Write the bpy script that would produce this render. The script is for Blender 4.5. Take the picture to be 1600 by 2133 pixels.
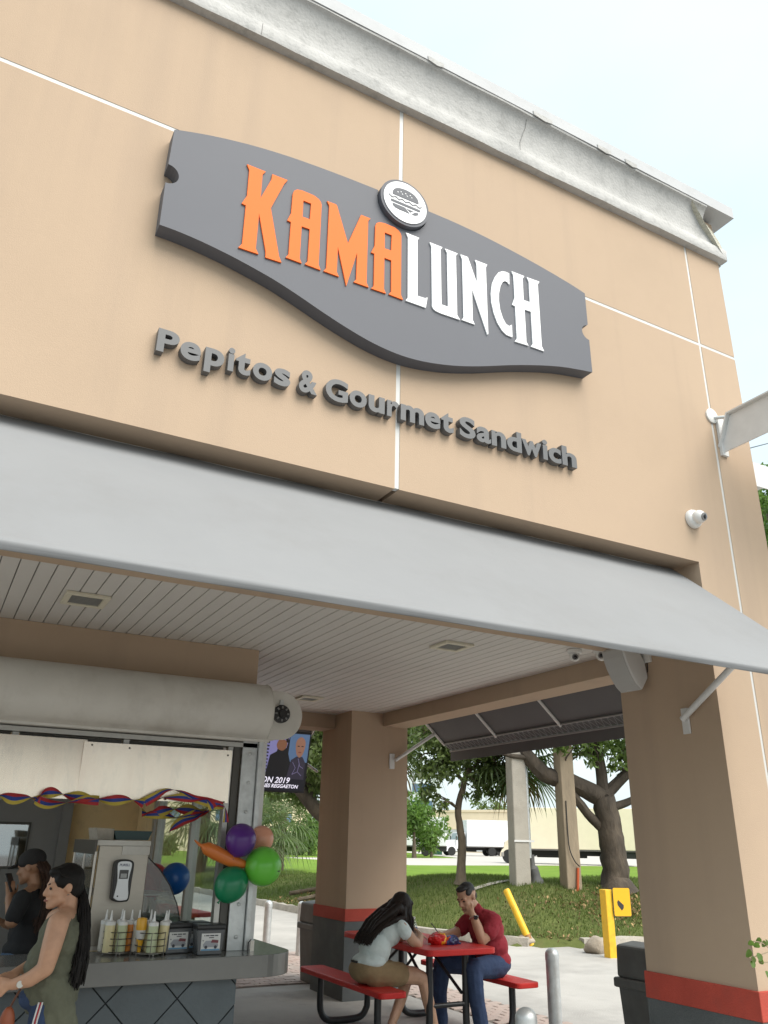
import bpy, bmesh, math, random
import numpy as np
from mathutils import Vector, Matrix, Euler
from mathutils.geometry import tessellate_polygon

random.seed(7); RNG = np.random.default_rng(7)
for o in list(bpy.data.objects): bpy.data.objects.remove(o, do_unlink=True)
S = bpy.context.scene
COL = S.collection

# ------------------------------------------------------------------ camera
cam = bpy.data.cameras.new('camera'); cam_o = bpy.data.objects.new('camera', cam); COL.objects.link(cam_o)
cam.sensor_fit = 'HORIZONTAL'; cam.sensor_width = 36.0; cam.lens = 37.575
cam.clip_start = 0.05; cam.clip_end = 3000
_r = Vector((0.878, -0.479, 0.018)).normalized()
_b = -Vector((0.436, 0.815, 0.381)); _b = (_b - _r * _b.dot(_r)).normalized()
_u = _b.cross(_r)
cam_o.matrix_world = Matrix(((_r.x, _u.x, _b.x, 0.0), (_r.y, _u.y, _b.y, 0.0), (_r.z, _u.z, _b.z, 1.62), (0, 0, 0, 1)))
S.camera = cam_o

# ------------------------------------------------------------------ sky, sun, exposure
SUN_EL, SUN_AZ = 52.0, 70.0            # azimuth: degrees from +X towards -Y (sun stands in front and to the right of the facade)
w = bpy.data.worlds.new('World'); S.world = w; w.use_nodes = True
nt = w.node_tree; nt.nodes.clear()
out = nt.nodes.new('ShaderNodeOutputWorld'); bg = nt.nodes.new('ShaderNodeBackground'); bg.inputs[1].default_value = 0.15
sky = nt.nodes.new('ShaderNodeTexSky'); sky.sky_type = 'NISHITA'; sky.sun_disc = False
sky.sun_elevation = math.radians(SUN_EL)
_sd = Vector((math.cos(math.radians(SUN_AZ)) , -math.sin(math.radians(SUN_AZ)), 0))
sky.sun_rotation = math.atan2(_sd.x, _sd.y)
sky.air_density = 1.6; sky.dust_density = 4.0; sky.ozone_density = 1.0
tc = nt.nodes.new('ShaderNodeTexCoord'); mp = nt.nodes.new('ShaderNodeMapping'); mp.inputs['Scale'].default_value = (1.0, 1.0, 2.2)
nz = nt.nodes.new('ShaderNodeTexNoise'); nz.inputs['Scale'].default_value = 1.6; nz.inputs['Detail'].default_value = 5
rp = nt.nodes.new('ShaderNodeValToRGB'); rp.color_ramp.elements[0].position = 0.30; rp.color_ramp.elements[0].color = (3.0, 3.65, 3.9, 1)
rp.color_ramp.elements[1].position = 0.72; rp.color_ramp.elements[1].color = (3.75, 4.1, 4.25, 1)
mx = nt.nodes.new('ShaderNodeMix'); mx.data_type = 'RGBA'; mx.inputs[0].default_value = 0.82
L_ = nt.links.new
L_(tc.outputs['Generated'], mp.inputs[0]); L_(mp.outputs[0], nz.inputs['Vector']); L_(nz.outputs['Fac'], rp.inputs[0])
L_(sky.outputs[0], mx.inputs[6]); L_(rp.outputs[0], mx.inputs[7]); L_(mx.outputs[2], bg.inputs[0]); L_(bg.outputs[0], out.inputs[0])
sl = bpy.data.lights.new('sun', 'SUN'); sl.energy = 2.2; sl.angle = math.radians(50); sl.color = (1.0, 0.95, 0.87)
so = bpy.data.objects.new('sun', sl); COL.objects.link(so)
_dir = Vector((_sd.x * math.cos(math.radians(SUN_EL)), _sd.y * math.cos(math.radians(SUN_EL)), math.sin(math.radians(SUN_EL))))
so.rotation_euler = _dir.to_track_quat('Z', 'Y').to_euler(); so.location = (0, -20, 40)
vs = S.view_settings; vs.view_transform = 'Standard'; vs.look = 'None'; vs.gamma = 1.0; vs.use_curve_mapping = False
vs.exposure = 1.0
S.render.engine = 'CYCLES'
S.cycles.max_bounces = 8; S.cycles.diffuse_bounces = 5; S.cycles.transparent_max_bounces = 12

# ------------------------------------------------------------------ materials
MATS = {}
def mat(name, col, rough=0.7, metal=0.0, var=0.0, vscale=6.0, bump=0.0, bscale=60.0, col2=None, dirt=None, spec=None, island=0.0, trans=None, stretch=None, detail=6, emit=None, coat=0.0, streak=None):
    """Principled material; colour mottled by noise (var / col2), optional relief, optional dirt=(colour, amount, scale)."""
    if name in MATS: return MATS[name]
    m = bpy.data.materials.new(name); m.use_nodes = True; n = m.node_tree; p = n.nodes['Principled BSDF']
    p.inputs['Base Color'].default_value = (*col, 1); p.inputs['Roughness'].default_value = rough; p.inputs['Metallic'].default_value = metal
    if spec is not None: p.inputs['Specular IOR Level'].default_value = spec
    if coat: p.inputs['Coat Weight'].default_value = coat
    t = n.nodes.new('ShaderNodeTexCoord'); vec = t.outputs['Object']
    if stretch:
        mm = n.nodes.new('ShaderNodeMapping'); mm.inputs['Scale'].default_value = stretch; n.links.new(vec, mm.inputs[0]); vec = mm.outputs[0]
    cur = None
    if var or col2:
        a = n.nodes.new('ShaderNodeTexNoise'); a.inputs['Scale'].default_value = vscale; a.inputs['Detail'].default_value = detail; a.inputs['Roughness'].default_value = 0.65
        n.links.new(vec, a.inputs['Vector'])
        r = n.nodes.new('ShaderNodeValToRGB'); r.color_ramp.elements[0].position = 0.3; r.color_ramp.elements[1].position = 0.7
        c2 = col2 if col2 else tuple(min(1, c * (1 + var)) for c in col)
        c1 = col if col2 else tuple(c * (1 - var) for c in col)
        r.color_ramp.elements[0].color = (*c1, 1); r.color_ramp.elements[1].color = (*c2, 1)
        n.links.new(a.outputs['Fac'], r.inputs[0]); cur = r.outputs[0]
    if dirt:
        dc, amt, ds = dirt
        a2 = n.nodes.new('ShaderNodeTexNoise'); a2.inputs['Scale'].default_value = ds; a2.inputs['Detail'].default_value = 8; a2.inputs['Roughness'].default_value = 0.7
        n.links.new(vec, a2.inputs['Vector'])
        r2 = n.nodes.new('ShaderNodeMapRange'); r2.inputs[1].default_value = 0.5; r2.inputs[2].default_value = 0.75; r2.inputs[3].default_value = 0; r2.inputs[4].default_value = amt
        n.links.new(a2.outputs['Fac'], r2.inputs[0])
        k = n.nodes.new('ShaderNodeMix'); k.data_type = 'RGBA'; n.links.new(r2.outputs[0], k.inputs[0])
        if cur: n.links.new(cur, k.inputs[6])
        else: k.inputs[6].default_value = (*col, 1)
        k.inputs[7].default_value = (*dc, 1); cur = k.outputs[2]
    if streak:                                                          # faint run-off streaks
        sc, sa_, ss = streak
        m3 = n.nodes.new('ShaderNodeMapping'); m3.inputs['Scale'].default_value = (1, 1, 0.06); n.links.new(t.outputs['Object'], m3.inputs[0])
        a3 = n.nodes.new('ShaderNodeTexNoise'); a3.inputs['Scale'].default_value = ss; a3.inputs['Detail'].default_value = 6; n.links.new(m3.outputs[0], a3.inputs['Vector'])
        r4 = n.nodes.new('ShaderNodeMapRange'); r4.inputs[1].default_value = 0.52; r4.inputs[2].default_value = 0.78; r4.inputs[3].default_value = 0; r4.inputs[4].default_value = sa_; n.links.new(a3.outputs['Fac'], r4.inputs[0])
        k3 = n.nodes.new('ShaderNodeMix'); k3.data_type = 'RGBA'; n.links.new(r4.outputs[0], k3.inputs[0])
        if cur: n.links.new(cur, k3.inputs[6])
        else: k3.inputs[6].default_value = (*col, 1)
        k3.inputs[7].default_value = (*sc, 1); cur = k3.outputs[2]
    if island:
        g = n.nodes.new('ShaderNodeNewGeometry'); h = n.nodes.new('ShaderNodeHueSaturation')
        r3 = n.nodes.new('ShaderNodeMapRange'); r3.inputs[3].default_value = 1 - island; r3.inputs[4].default_value = 1 + island
        n.links.new(g.outputs['Random Per Island'], r3.inputs[0]); n.links.new(r3.outputs[0], h.inputs['Value'])
        if cur: n.links.new(cur, h.inputs['Color'])
        else: h.inputs['Color'].default_value = (*col, 1)
        cur = h.outputs[0]
    if cur: n.links.new(cur, p.inputs['Base Color'])
    if bump:
        b = n.nodes.new('ShaderNodeTexNoise'); b.inputs['Scale'].default_value = bscale; b.inputs['Detail'].default_value = 8
        n.links.new(vec, b.inputs['Vector'])
        bb = n.nodes.new('ShaderNodeBump'); bb.inputs['Strength'].default_value = bump; bb.inputs['Distance'].default_value = 0.02
        n.links.new(b.outputs['Fac'], bb.inputs['Height']); n.links.new(bb.outputs[0], p.inputs['Normal'])
    if emit:
        p.inputs['Emission Color'].default_value = (*emit[0], 1); p.inputs['Emission Strength'].default_value = emit[1]
    if trans:
        o_ = n.nodes['Material Output']; tr = n.nodes.new('ShaderNodeBsdfTranslucent'); tr.inputs[0].default_value = (*trans, 1)
        ad = n.nodes.new('ShaderNodeMixShader'); ad.inputs[0].default_value = 0.35
        n.links.new(p.outputs[0], ad.inputs[1]); n.links.new(tr.outputs[0], ad.inputs[2]); n.links.new(ad.outputs[0], o_.inputs[0])
    MATS[name] = m; return m
def glass(name, tint=(0.9, 0.95, 0.93), refl=0.12):
    if name in MATS: return MATS[name]
    m = bpy.data.materials.new(name); m.use_nodes = True; n = m.node_tree; n.nodes.clear()
    o_ = n.nodes.new('ShaderNodeOutputMaterial'); t = n.nodes.new('ShaderNodeBsdfTransparent'); t.inputs[0].default_value = (*tint, 1)
    g = n.nodes.new('ShaderNodeBsdfGlossy'); g.inputs['Roughness'].default_value = 0.03
    lw = n.nodes.new('ShaderNodeLayerWeight'); lw.inputs[0].default_value = 0.5; f = n.nodes.new('ShaderNodeMath'); f.operation = 'POWER'; f.inputs[1].default_value = 5.0; n.links.new(lw.outputs['Facing'], f.inputs[0])
    a = n.nodes.new('ShaderNodeMath'); a.operation = 'ADD'; a.inputs[1].default_value = refl; a.use_clamp = True
    x = n.nodes.new('ShaderNodeMixShader'); n.links.new(f.outputs[0], a.inputs[0]); n.links.new(a.outputs[0], x.inputs[0])
    n.links.new(t.outputs[0], x.inputs[1]); n.links.new(g.outputs[0], x.inputs[2]); n.links.new(x.outputs[0], o_.inputs[0])
    MATS[name] = m; return m

STUCCO = mat('stucco tan', (0.465, 0.348, 0.248), 0.92, var=0.05, vscale=0.8, bump=0.14, bscale=230, dirt=((0.39, 0.29, 0.215), 0.5, 0.8), streak=((0.34, 0.26, 0.20), 0.45, 3.5))
STUCCO_IN = STUCCO
REDBAND = mat('red paint', (0.45, 0.065, 0.042), 0.8, var=0.1, vscale=5, bump=0.3, bscale=120, dirt=((0.28, 0.06, 0.045), .6, 4))
GREYBASE = mat('grey plinth', (0.10, 0.11, 0.112), 0.8, var=0.12, vscale=4, bump=0.3, bscale=120, dirt=((0.16, 0.15, 0.14), 0.5, 2.0))
JOINT = mat('white reveal', (0.58, 0.58, 0.56), 0.5, var=0.05, vscale=3)
CORNICE = mat('cornice plaster', (0.47, 0.465, 0.45), 0.9, var=0.08, vscale=3, bump=0.3, bscale=45, dirt=((0.24, 0.24, 0.23), 0.6, 11))
FOAM = mat('broken foam', (0.55, 0.53, 0.44), 0.95, var=0.15, vscale=30, bump=1.0, bscale=60)
PLANK = mat('ceiling paint', (0.62, 0.60, 0.57), 0.55, var=0.04, vscale=2, bump=0.06, bscale=40)
PLANKGAP = mat('ceiling gap', (0.24, 0.23, 0.22), 0.9)
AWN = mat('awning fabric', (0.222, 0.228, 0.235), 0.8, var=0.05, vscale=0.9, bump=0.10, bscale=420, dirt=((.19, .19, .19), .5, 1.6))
AWNSHADE = mat('shaded awning fabric', (0.13, 0.13, 0.135), 0.85, var=0.05, vscale=2)  # same grey awning cloth, darkened: shade under the awnings put into the colour
WHITEMET = mat('white metal', (0.66, 0.66, 0.65), 0.4, var=0.05, vscale=8)
CREAMMET = mat('cream shutter metal', (0.66, 0.64, 0.59), 0.45, var=0.05, vscale=2.0, dirt=((0.45, 0.42, 0.37), 0.5, 3), streak=((.42, .39, .34), .4, 5))
GALV = mat('galvanised', (0.60, 0.62, 0.62), 0.5, 0.7, var=0.14, vscale=14, dirt=((0.45, 0.43, 0.40), 0.5, 6))
STEEL = mat('stainless', (0.50, 0.465, 0.42), 0.36, 1.0, var=0.06, vscale=5, stretch=(1, 1, 14))
SHEET = mat('sheet steel', (0.95, 0.82, 0.69), 0.27, 0.9, var=0.10, vscale=2.5, stretch=(2.2, 1, 0.7), dirt=((0.55, 0.50, 0.45), 0.55, 5), bump=0.06, bscale=4)
ALU = mat('aluminium frame', (0.50, 0.49, 0.46), 0.4, 0.7, var=0.06, vscale=8)
BRONZE = mat('dark frame', (0.10, 0.095, 0.085), 0.5, 0.4)
COUNTER = mat('counter laminate', (0.20, 0.20, 0.19), 0.22, 0.15, var=0.08, vscale=3, bump=0.03, bscale=20)
TILE = mat('slate tile', (0.105, 0.125, 0.135), 0.5, var=0.10, vscale=3, bump=0.2, bscale=30, island=0.06)
GROUT = mat('grout', (0.03, 0.033, 0.035), 0.9)
INWALL = mat('beige interior wall', (0.80, 0.60, 0.33), 0.85, var=0.04, vscale=2, dirt=((0.35, 0.26, 0.16), 0.3, 7))
DOOR = mat('grey door', (0.24, 0.23, 0.22), 0.55, var=0.06, vscale=3)
BLACKP = mat('black plastic', (0.022, 0.022, 0.023), 0.42, var=0.1, vscale=9)
DARKRUB = mat('dark rubber', (0.018, 0.018, 0.018), 0.8)
REDTAB = mat('red plastic coating', (0.62, 0.030, 0.026), 0.45, var=0.07, vscale=5, bump=0.25, bscale=140, spec=.35)
BLKTUBE = mat('black tube', (0.028, 0.030, 0.032), 0.38, var=0.1, vscale=6)
SIGNDK = mat('sign charcoal', (0.105, 0.110, 0.128), 0.65, var=0.03, vscale=1)
ORANGE = mat('sign orange', (0.86, 0.165, 0.022), 0.6, spec=.25)
SIGNWH = mat('sign white', (0.82, 0.83, 0.84), 0.4)
LETTER = mat('letter grey', (0.11, 0.113, 0.118), 0.5)
WHITEP = mat('white plastic', (0.72, 0.72, 0.70), 0.4)
LENS = mat('camera lens', (0.01, 0.01, 0.012), 0.08)
GLASS = glass('clear glass')
CONC = mat('concrete drive', (0.41, 0.395, 0.37), 0.9, var=0.10, vscale=0.8, bump=0.25, bscale=50, dirt=((0.20, 0.19, 0.18), 0.6, 0.55))
CONCIN = mat('concrete porch', (0.36, 0.34, 0.315), 0.85, var=0.10, vscale=1.4, bump=0.2, bscale=50, dirt=((0.16, 0.15, 0.14), 0.6, 1.3))
PAVER = mat('brick paver', (0.40, 0.29, 0.25), 0.9, var=0.18, vscale=2.5, bump=0.4, bscale=60, dirt=((0.2, 0.17, 0.15), 0.6, 3), col2=(0.46, 0.40, 0.36))
KERBM = mat('kerb concrete', (0.40, 0.37, 0.32), 0.95, var=0.2, vscale=4, bump=0.6, bscale=40, dirt=((0.18, 0.16, 0.13), 0.6, 3))
BARK = mat('bark', (0.11, 0.085, 0.06), 0.95, var=0.35, vscale=7, bump=1.0, bscale=22, stretch=(1, 1, 0.35), dirt=((0.24, 0.20, 0.15), 0.5, 3))
BARK2 = mat('dark bark', (0.065, 0.052, 0.040), 0.95, var=0.35, vscale=5, bump=1.0, bscale=18, stretch=(1, 1, 0.4), dirt=((0.17, 0.13, 0.09), 0.6, 2))
LEAF = mat('leaf', (0.095, 0.145, 0.038), 0.55, island=0.55, trans=(0.26, 0.40, 0.08))
LEAFD = mat('leaf dark', (0.095, 0.13, 0.042), 0.5, island=0.5, trans=(0.25, 0.36, 0.09))
LEAFL = mat('leaf light', (0.09, 0.17, 0.03), 0.55, island=0.45, trans=(0.20, 0.36, 0.06))
PALML = mat('palm leaf', (0.105, 0.145, 0.06), 0.5, island=0.4, trans=(0.2, 0.28, 0.09))
PALMDRY = mat('dry palm leaf', (0.26, 0.20, 0.09), 0.8, island=0.4, trans=(0.25, 0.18, 0.08))
YELLOW = mat('yellow paint', (0.75, 0.44, 0.02), 0.5, var=0.06, vscale=8, dirt=((0.3, 0.17, 0.03), 0.5, 7))
SIGNY = mat('sign yellow', (0.78, 0.42, 0.01), 0.45)
ROCK = mat('rock', (0.36, 0.31, 0.25), 0.95, var=0.25, vscale=6, bump=0.9, bscale=18)
TRUCKW = mat('truck white', (0.72, 0.73, 0.75), 0.45, var=0.04, vscale=1.5)
TRUCKC = mat('truck cream', (0.78, 0.68, 0.53), 0.45, var=0.04, vscale=1.5)
WAREH = mat('warehouse paint', (0.70, 0.59, 0.43), 0.9, var=0.05, vscale=0.3)
WINDARK = mat('dark window', (0.03, 0.04, 0.045), 0.1)

# ------------------------------------------------------------------ mesh helpers
def link(name, me, m=None, parent=None, label=None, cat=None, group=None, kind=None, smooth=False):
    o = bpy.data.objects.new(name, me); COL.objects.link(o)
    if m is not None and len(me.materials) == 0:
        for k in (m if isinstance(m, (list, tuple)) else [m]): me.materials.append(k)
    if parent is not None:
        o.parent = parent
        if parent.get('_w') is not None: o.location = -Vector(parent['_w'])
    if label: o['label'] = label
    if cat: o['category'] = cat
    if group: o['group'] = group
    if kind: o['kind'] = kind
    if smooth:
        for f in me.polygons: f.use_smooth = True
    return o
def thing(name, loc, label, cat, group=None, kind=None, local=False):
    """An Empty at the thing's base. Parts are written in world metres (local=False) or in the thing's own frame."""
    o = bpy.data.objects.new(name, None); COL.objects.link(o); o.location = loc; o.empty_display_size = 0.1
    o['label'] = label; o['category'] = cat
    if group: o['group'] = group
    if kind: o['kind'] = kind
    if not local: o['_w'] = loc
    return o
class MB:
    def __init__(s): s.v = []; s.f = []; s.mi = []
    def add(s, v, f, mi=0):
        b = len(s.v); s.v += [tuple(p) for p in v]; s.f += [tuple(b + i for i in q) for q in f]; s.mi += [mi] * len(f); return s
    def box(s, x0, x1, y0, y1, z0, z1, mi=0):
        return s.add([(x0, y0, z0), (x1, y0, z0), (x1, y1, z0), (x0, y1, z0), (x0, y0, z1), (x1, y0, z1), (x1, y1, z1), (x0, y1, z1)],
                     [(0, 3, 2, 1), (4, 5, 6, 7), (0, 1, 5, 4), (1, 2, 6, 5), (2, 3, 7, 6), (3, 0, 4, 7)], mi)
    def tube(s, pts, r, n=8, mi=0, cap=True):
        pts = [Vector(p) for p in pts]; rs = r if isinstance(r, (list, tuple)) else [r] * len(pts)
        rings = []; up = Vector((0, 0, 1))
        t0 = (pts[1] - pts[0]).normalized(); a = up if abs(t0.z) < 0.9 else Vector((1, 0, 0)); u = t0.cross(a).normalized()
        V = []
        for i, p in enumerate(pts):
            t = (pts[min(i + 1, len(pts) - 1)] - pts[max(i - 1, 0)]).normalized()
            u = (u - t * u.dot(t)).normalized(); w_ = t.cross(u)
            for k in range(n):
                an = 2 * math.pi * k / n; V.append(p + (u * math.cos(an) + w_ * math.sin(an)) * rs[i])
        F = []
        for i in range(len(pts) - 1):
            for k in range(n): F.append((i * n + k, i * n + (k + 1) % n, (i + 1) * n + (k + 1) % n, (i + 1) * n + k))
        if cap: F += [tuple(range(n - 1, -1, -1)), tuple((len(pts) - 1) * n + k for k in range(n))]
        return s.add(V, F, mi)
    def lathe(s, prof, c=(0, 0, 0), n=20, mi=0, axis='z'):
        V = []; F = []
        for r, z in prof:
            for k in range(n):
                a = 2 * math.pi * k / n; q = (r * math.cos(a), r * math.sin(a), z)
                if axis == 'y': q = (q[0], -q[2], q[1])
                if axis == 'x': q = (q[2], q[0], q[1])
                V.append((c[0] + q[0], c[1] + q[1], c[2] + q[2]))
        for i in range(len(prof) - 1):
            for k in range(n): F.append((i * n + k, i * n + (k + 1) % n, (i + 1) * n + (k + 1) % n, (i + 1) * n + k))
        if prof[0][0] > 1e-5: F.append(tuple(range(n - 1, -1, -1)))
        if prof[-1][0] > 1e-5: F.append(tuple((len(prof) - 1) * n + k for k in range(n)))
        return s.add(V, F, mi)
    def prism(s, loops, a, b, axis='y', mi=0):
        """extrude a 2-D outline (with holes) between a and b. axis y: pts are (x,z); x: (y,z); z: (x,y)"""
        P = {'y': lambda p, d: (p[0], d, p[1]), 'x': lambda p, d: (d, p[0], p[1]), 'z': lambda p, d: (p[0], p[1], d)}[axis]
        tri = tessellate_polygon([[Vector((p[0], p[1], 0)) for p in l] for l in loops])
        flat = [p for l in loops for p in l]; n = len(flat)
        V = [P(p, a) for p in flat] + [P(p, b) for p in flat]
        F = [tuple(t) for t in tri] + [tuple(n + i for i in reversed(t)) for t in tri]
        k = 0
        for l in loops:
            m_ = len(l)
            for i in range(m_): j = (i + 1) % m_; F.append((k + i, k + j, n + k + j, n + k + i))
            k += m_
        return s.add(V, F, mi)
    def xf(s, M):
        s.v = [tuple(M @ Vector(p)) for p in s.v]; return s
    def mesh(s, name='m', bevel=0.0, smooth=False, seg=2):
        me = bpy.data.meshes.new(name); me.from_pydata(s.v, [], s.f)
        for p, i in zip(me.polygons, s.mi): p.material_index = i
        bm = bmesh.new(); bm.from_mesh(me); bmesh.ops.recalc_face_normals(bm, faces=bm.faces)
        if bevel:
            bmesh.ops.remove_doubles(bm, verts=bm.verts, dist=1e-5)
            es = [e for e in bm.edges if len(e.link_faces) == 2 and e.calc_face_angle(0) > 0.6]
            bmesh.ops.bevel(bm, geom=es, offset=bevel, segments=seg, profile=0.5, affect='EDGES')
        bm.to_mesh(me); bm.free()
        if smooth:
            me.shade_smooth() if hasattr(me, 'shade_smooth') else None
            for p in me.polygons: p.use_smooth = True
            try: me.set_sharp_from_angle(angle=math.radians(38))
            except Exception: pass
        return me
    def obj(s, name, m, parent=None, bevel=0.0, smooth=False, seg=2, **k):
        return link(name, s.mesh(name, bevel, smooth, seg), m, parent, **k)
def box(name, x0, x1, y0, y1, z0, z1, m, parent=None, bevel=0.0, **k): return MB().box(x0, x1, y0, y1, z0, z1).obj(name, m, parent, bevel, **k)
def tube(name, pts, r, m, parent=None, n=10, **k): return MB().tube(pts, r, n).obj(name, m, parent, smooth=True, **k)
def arc(c, r, a0, a1, n): return [(c[0] + r * math.cos(math.radians(a0 + (a1 - a0) * i / n)), c[1] + r * math.sin(math.radians(a0 + (a1 - a0) * i / n))) for i in range(n + 1)]
def copy_tree(o, parent=None):
    c = o.copy(); COL.objects.link(c); c.parent = parent
    for ch in list(o.children): copy_tree(ch, c)
    return c
def text_mesh(t, size, depth, offset=0.0, shear=0.0, space=1.0):
    cu = bpy.data.curves.new('t', 'FONT'); cu.body = t; cu.size = size; cu.extrude = depth; cu.offset = offset; cu.shear = shear; cu.space_character = space
    cu.resolution_u = 6
    o = bpy.data.objects.new('t', cu); COL.objects.link(o)
    dg = bpy.context.evaluated_depsgraph_get(); me = bpy.data.meshes.new_from_object(o.evaluated_get(dg))
    bpy.data.objects.remove(o); bpy.data.curves.remove(cu); return me
def mesh_xf(me, M): me.transform(M); me.update(); return me
# ================================================================== SETTING
KERB = [(8.3, 140.0), (8.3, 60.0), (8.45, 40.0), (8.6, 26.0), (8.6, 20.0), (8.8, 15.2), (9.2, 13.4), (9.8, 12.6), (10.6, 12.2), (12.0, 12.0), (20.0, 11.8), (60.0, 11.4), (200.0, 10.0)]
def kerb_dist(px, py):
    """signed distance beyond the kerb line (positive on the lawn side)"""
    px = np.asarray(px, float); py = np.asarray(py, float); best = np.full(px.shape, 1e9); sg = np.ones(px.shape)
    for (ax, ay), (bx, by) in zip(KERB[:-1], KERB[1:]):
        dx, dy = bx - ax, by - ay; t = np.clip(((px - ax) * dx + (py - ay) * dy) / (dx * dx + dy * dy), 0, 1)
        d = np.hypot(px - ax - t * dx, py - ay - t * dy); cr = dx * (py - ay) - dy * (px - ax)
        u = d < best; best = np.where(u, d, best); sg = np.where(u, np.where(cr > 0, 1, -1), sg)
    return best * sg
def sst(x): x = np.clip(x, 0, 1); return x * x * (3 - 2 * x)
def terrain(px, py):
    s = kerb_dist(px, py); py = np.asarray(py, float); px = np.asarray(px, float)
    crest = 0.86 - 0.40 * sst((py - 17.5) / 9.0)
    up = 0.10 + (crest - 0.10) * sst(s / 3.7)
    z = up + (0.30 - up) * sst((s - 5) / 19.0)
    z = z + 0.035 * np.sin(px * 1.7 + 0.6 * py) * np.cos(py * 1.3) * sst(s / 1.5) * (1 - sst((s - 12) / 10))
    return np.where(s < 0.0, -0.06, z)
def grass_mat(name, a, b, c, sc, bump):
    m = mat(name, a, 0.95, col2=b, vscale=sc, dirt=(c, 0.8, sc * 0.45), bump=bump, bscale=sc * 9, spec=0.1); return m
GRASS_FAR = grass_mat('lawn', (0.105, 0.185, 0.022), (0.17, 0.265, 0.035), (0.19, 0.245, 0.05), 0.6, 0.6)
GRASS_BERM = grass_mat('berm turf', (0.085, 0.105, 0.032), (0.12, 0.14, 0.045), (0.19, 0.15, 0.08), 1.5, 0.8)
def axis_pts(*segs):
    r = []
    for a, b, st in segs: r += list(np.arange(a, b, st))
    return np.array(r + [segs[-1][1]])
gx = axis_pts((-120, -20, 20), (-20, 7, 3), (7, 22, 0.3), (22, 40, 1.2), (40, 140, 10), (140, 420, 40))
gy = axis_pts((-60, 8, 8), (8, 34, 0.3), (34, 60, 1.3), (60, 160, 10), (160, 420, 40))
GX, GY = np.meshgrid(gx, gy); GZ = terrain(GX, GY)
nx, ny = len(gx), len(gy); idx = np.arange(nx * ny).reshape(ny, nx)
fa = np.stack([idx[:-1, :-1], idx[:-1, 1:], idx[1:, 1:], idx[1:, :-1]], -1).reshape(-1, 4)
me = bpy.data.meshes.new('ground'); me.from_pydata(np.stack([GX, GY, GZ], -1).reshape(-1, 3).tolist(), [], fa.tolist())
me.materials.append(GRASS_FAR); me.materials.append(GRASS_BERM)
cs = kerb_dist(GX, GY); cs = (cs[:-1, :-1] + cs[1:, 1:]) / 2; cy = (GY[:-1, :-1] + GY[1:, 1:]) / 2
mi = np.where((cs < 4.3) & (cy < 45), 1, 0).reshape(-1)
me.polygons.foreach_set('material_index', mi.astype(np.int32)); me.polygons.foreach_set('use_smooth', np.ones(len(mi), bool))
link('ground', me, kind='structure', label='grassy ground with a low berm and a lawn beyond', cat='ground')
# driveway: one sheet up to the kerb
dv = [(-60, -60), (200, -60)] + [(x, y) for x, y in reversed(KERB)] + [(-60, 140)]
MB().prism([dv], -0.05, 0.0, 'z').obj('driveway', CONC, kind='structure', label='pale concrete driveway beside the restaurant', cat='driveway')
box('bounce_lot', -60, 60, -60, 1.9, -0.04, 0.006, mat('asphalt', (0.17, 0.165, 0.16), 0.95, var=0.15, vscale=2, bump=0.4, bscale=70), kind='structure', label='unseen grey lot in front of the restaurant, added to set the bounce light', cat='parking lot')  # unseen asphalt, added and toned to control light bounced under the canopy
box('porch_floor', -8, 5.32, 3.4, 10.25, -0.04, 0.012, CONCIN, kind='structure', label='worn concrete floor under the canopy', cat='floor')
# far road and truck yard
MB().prism([[(9.4, 44), (21, 47), (40, 49.5), (62, 46), (200, 20), (260, 60), (140, 118), (70, 124), (48, 72), (20, 66), (9.4, 62)]], 0.30, 0.325, 'z').obj('road', mat('road concrete', (0.46, 0.43, 0.39), 0.9, var=0.06, vscale=0.5), kind='structure', label='pale road and truck yard beyond the lawn', cat='road')
# sidewalk slab beside the poles
pv = [(11.2 + 2.4 * i / 16, 16.22 - .42 * i / 16 + .22 * j) for i in range(17) for j in range(2)]; pz = terrain(np.array([q[0] for q in pv]), np.array([q[1] for q in pv])) + .03
MB().add([(q[0], q[1], z) for q, z in zip(pv, pz)], [(2 * i, 2 * i + 1, 2 * i + 3, 2 * i + 2) for i in range(16)]).obj('path', KERBM, kind='structure', label='narrow concrete path strip at the foot of the poles', cat='path')

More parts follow.
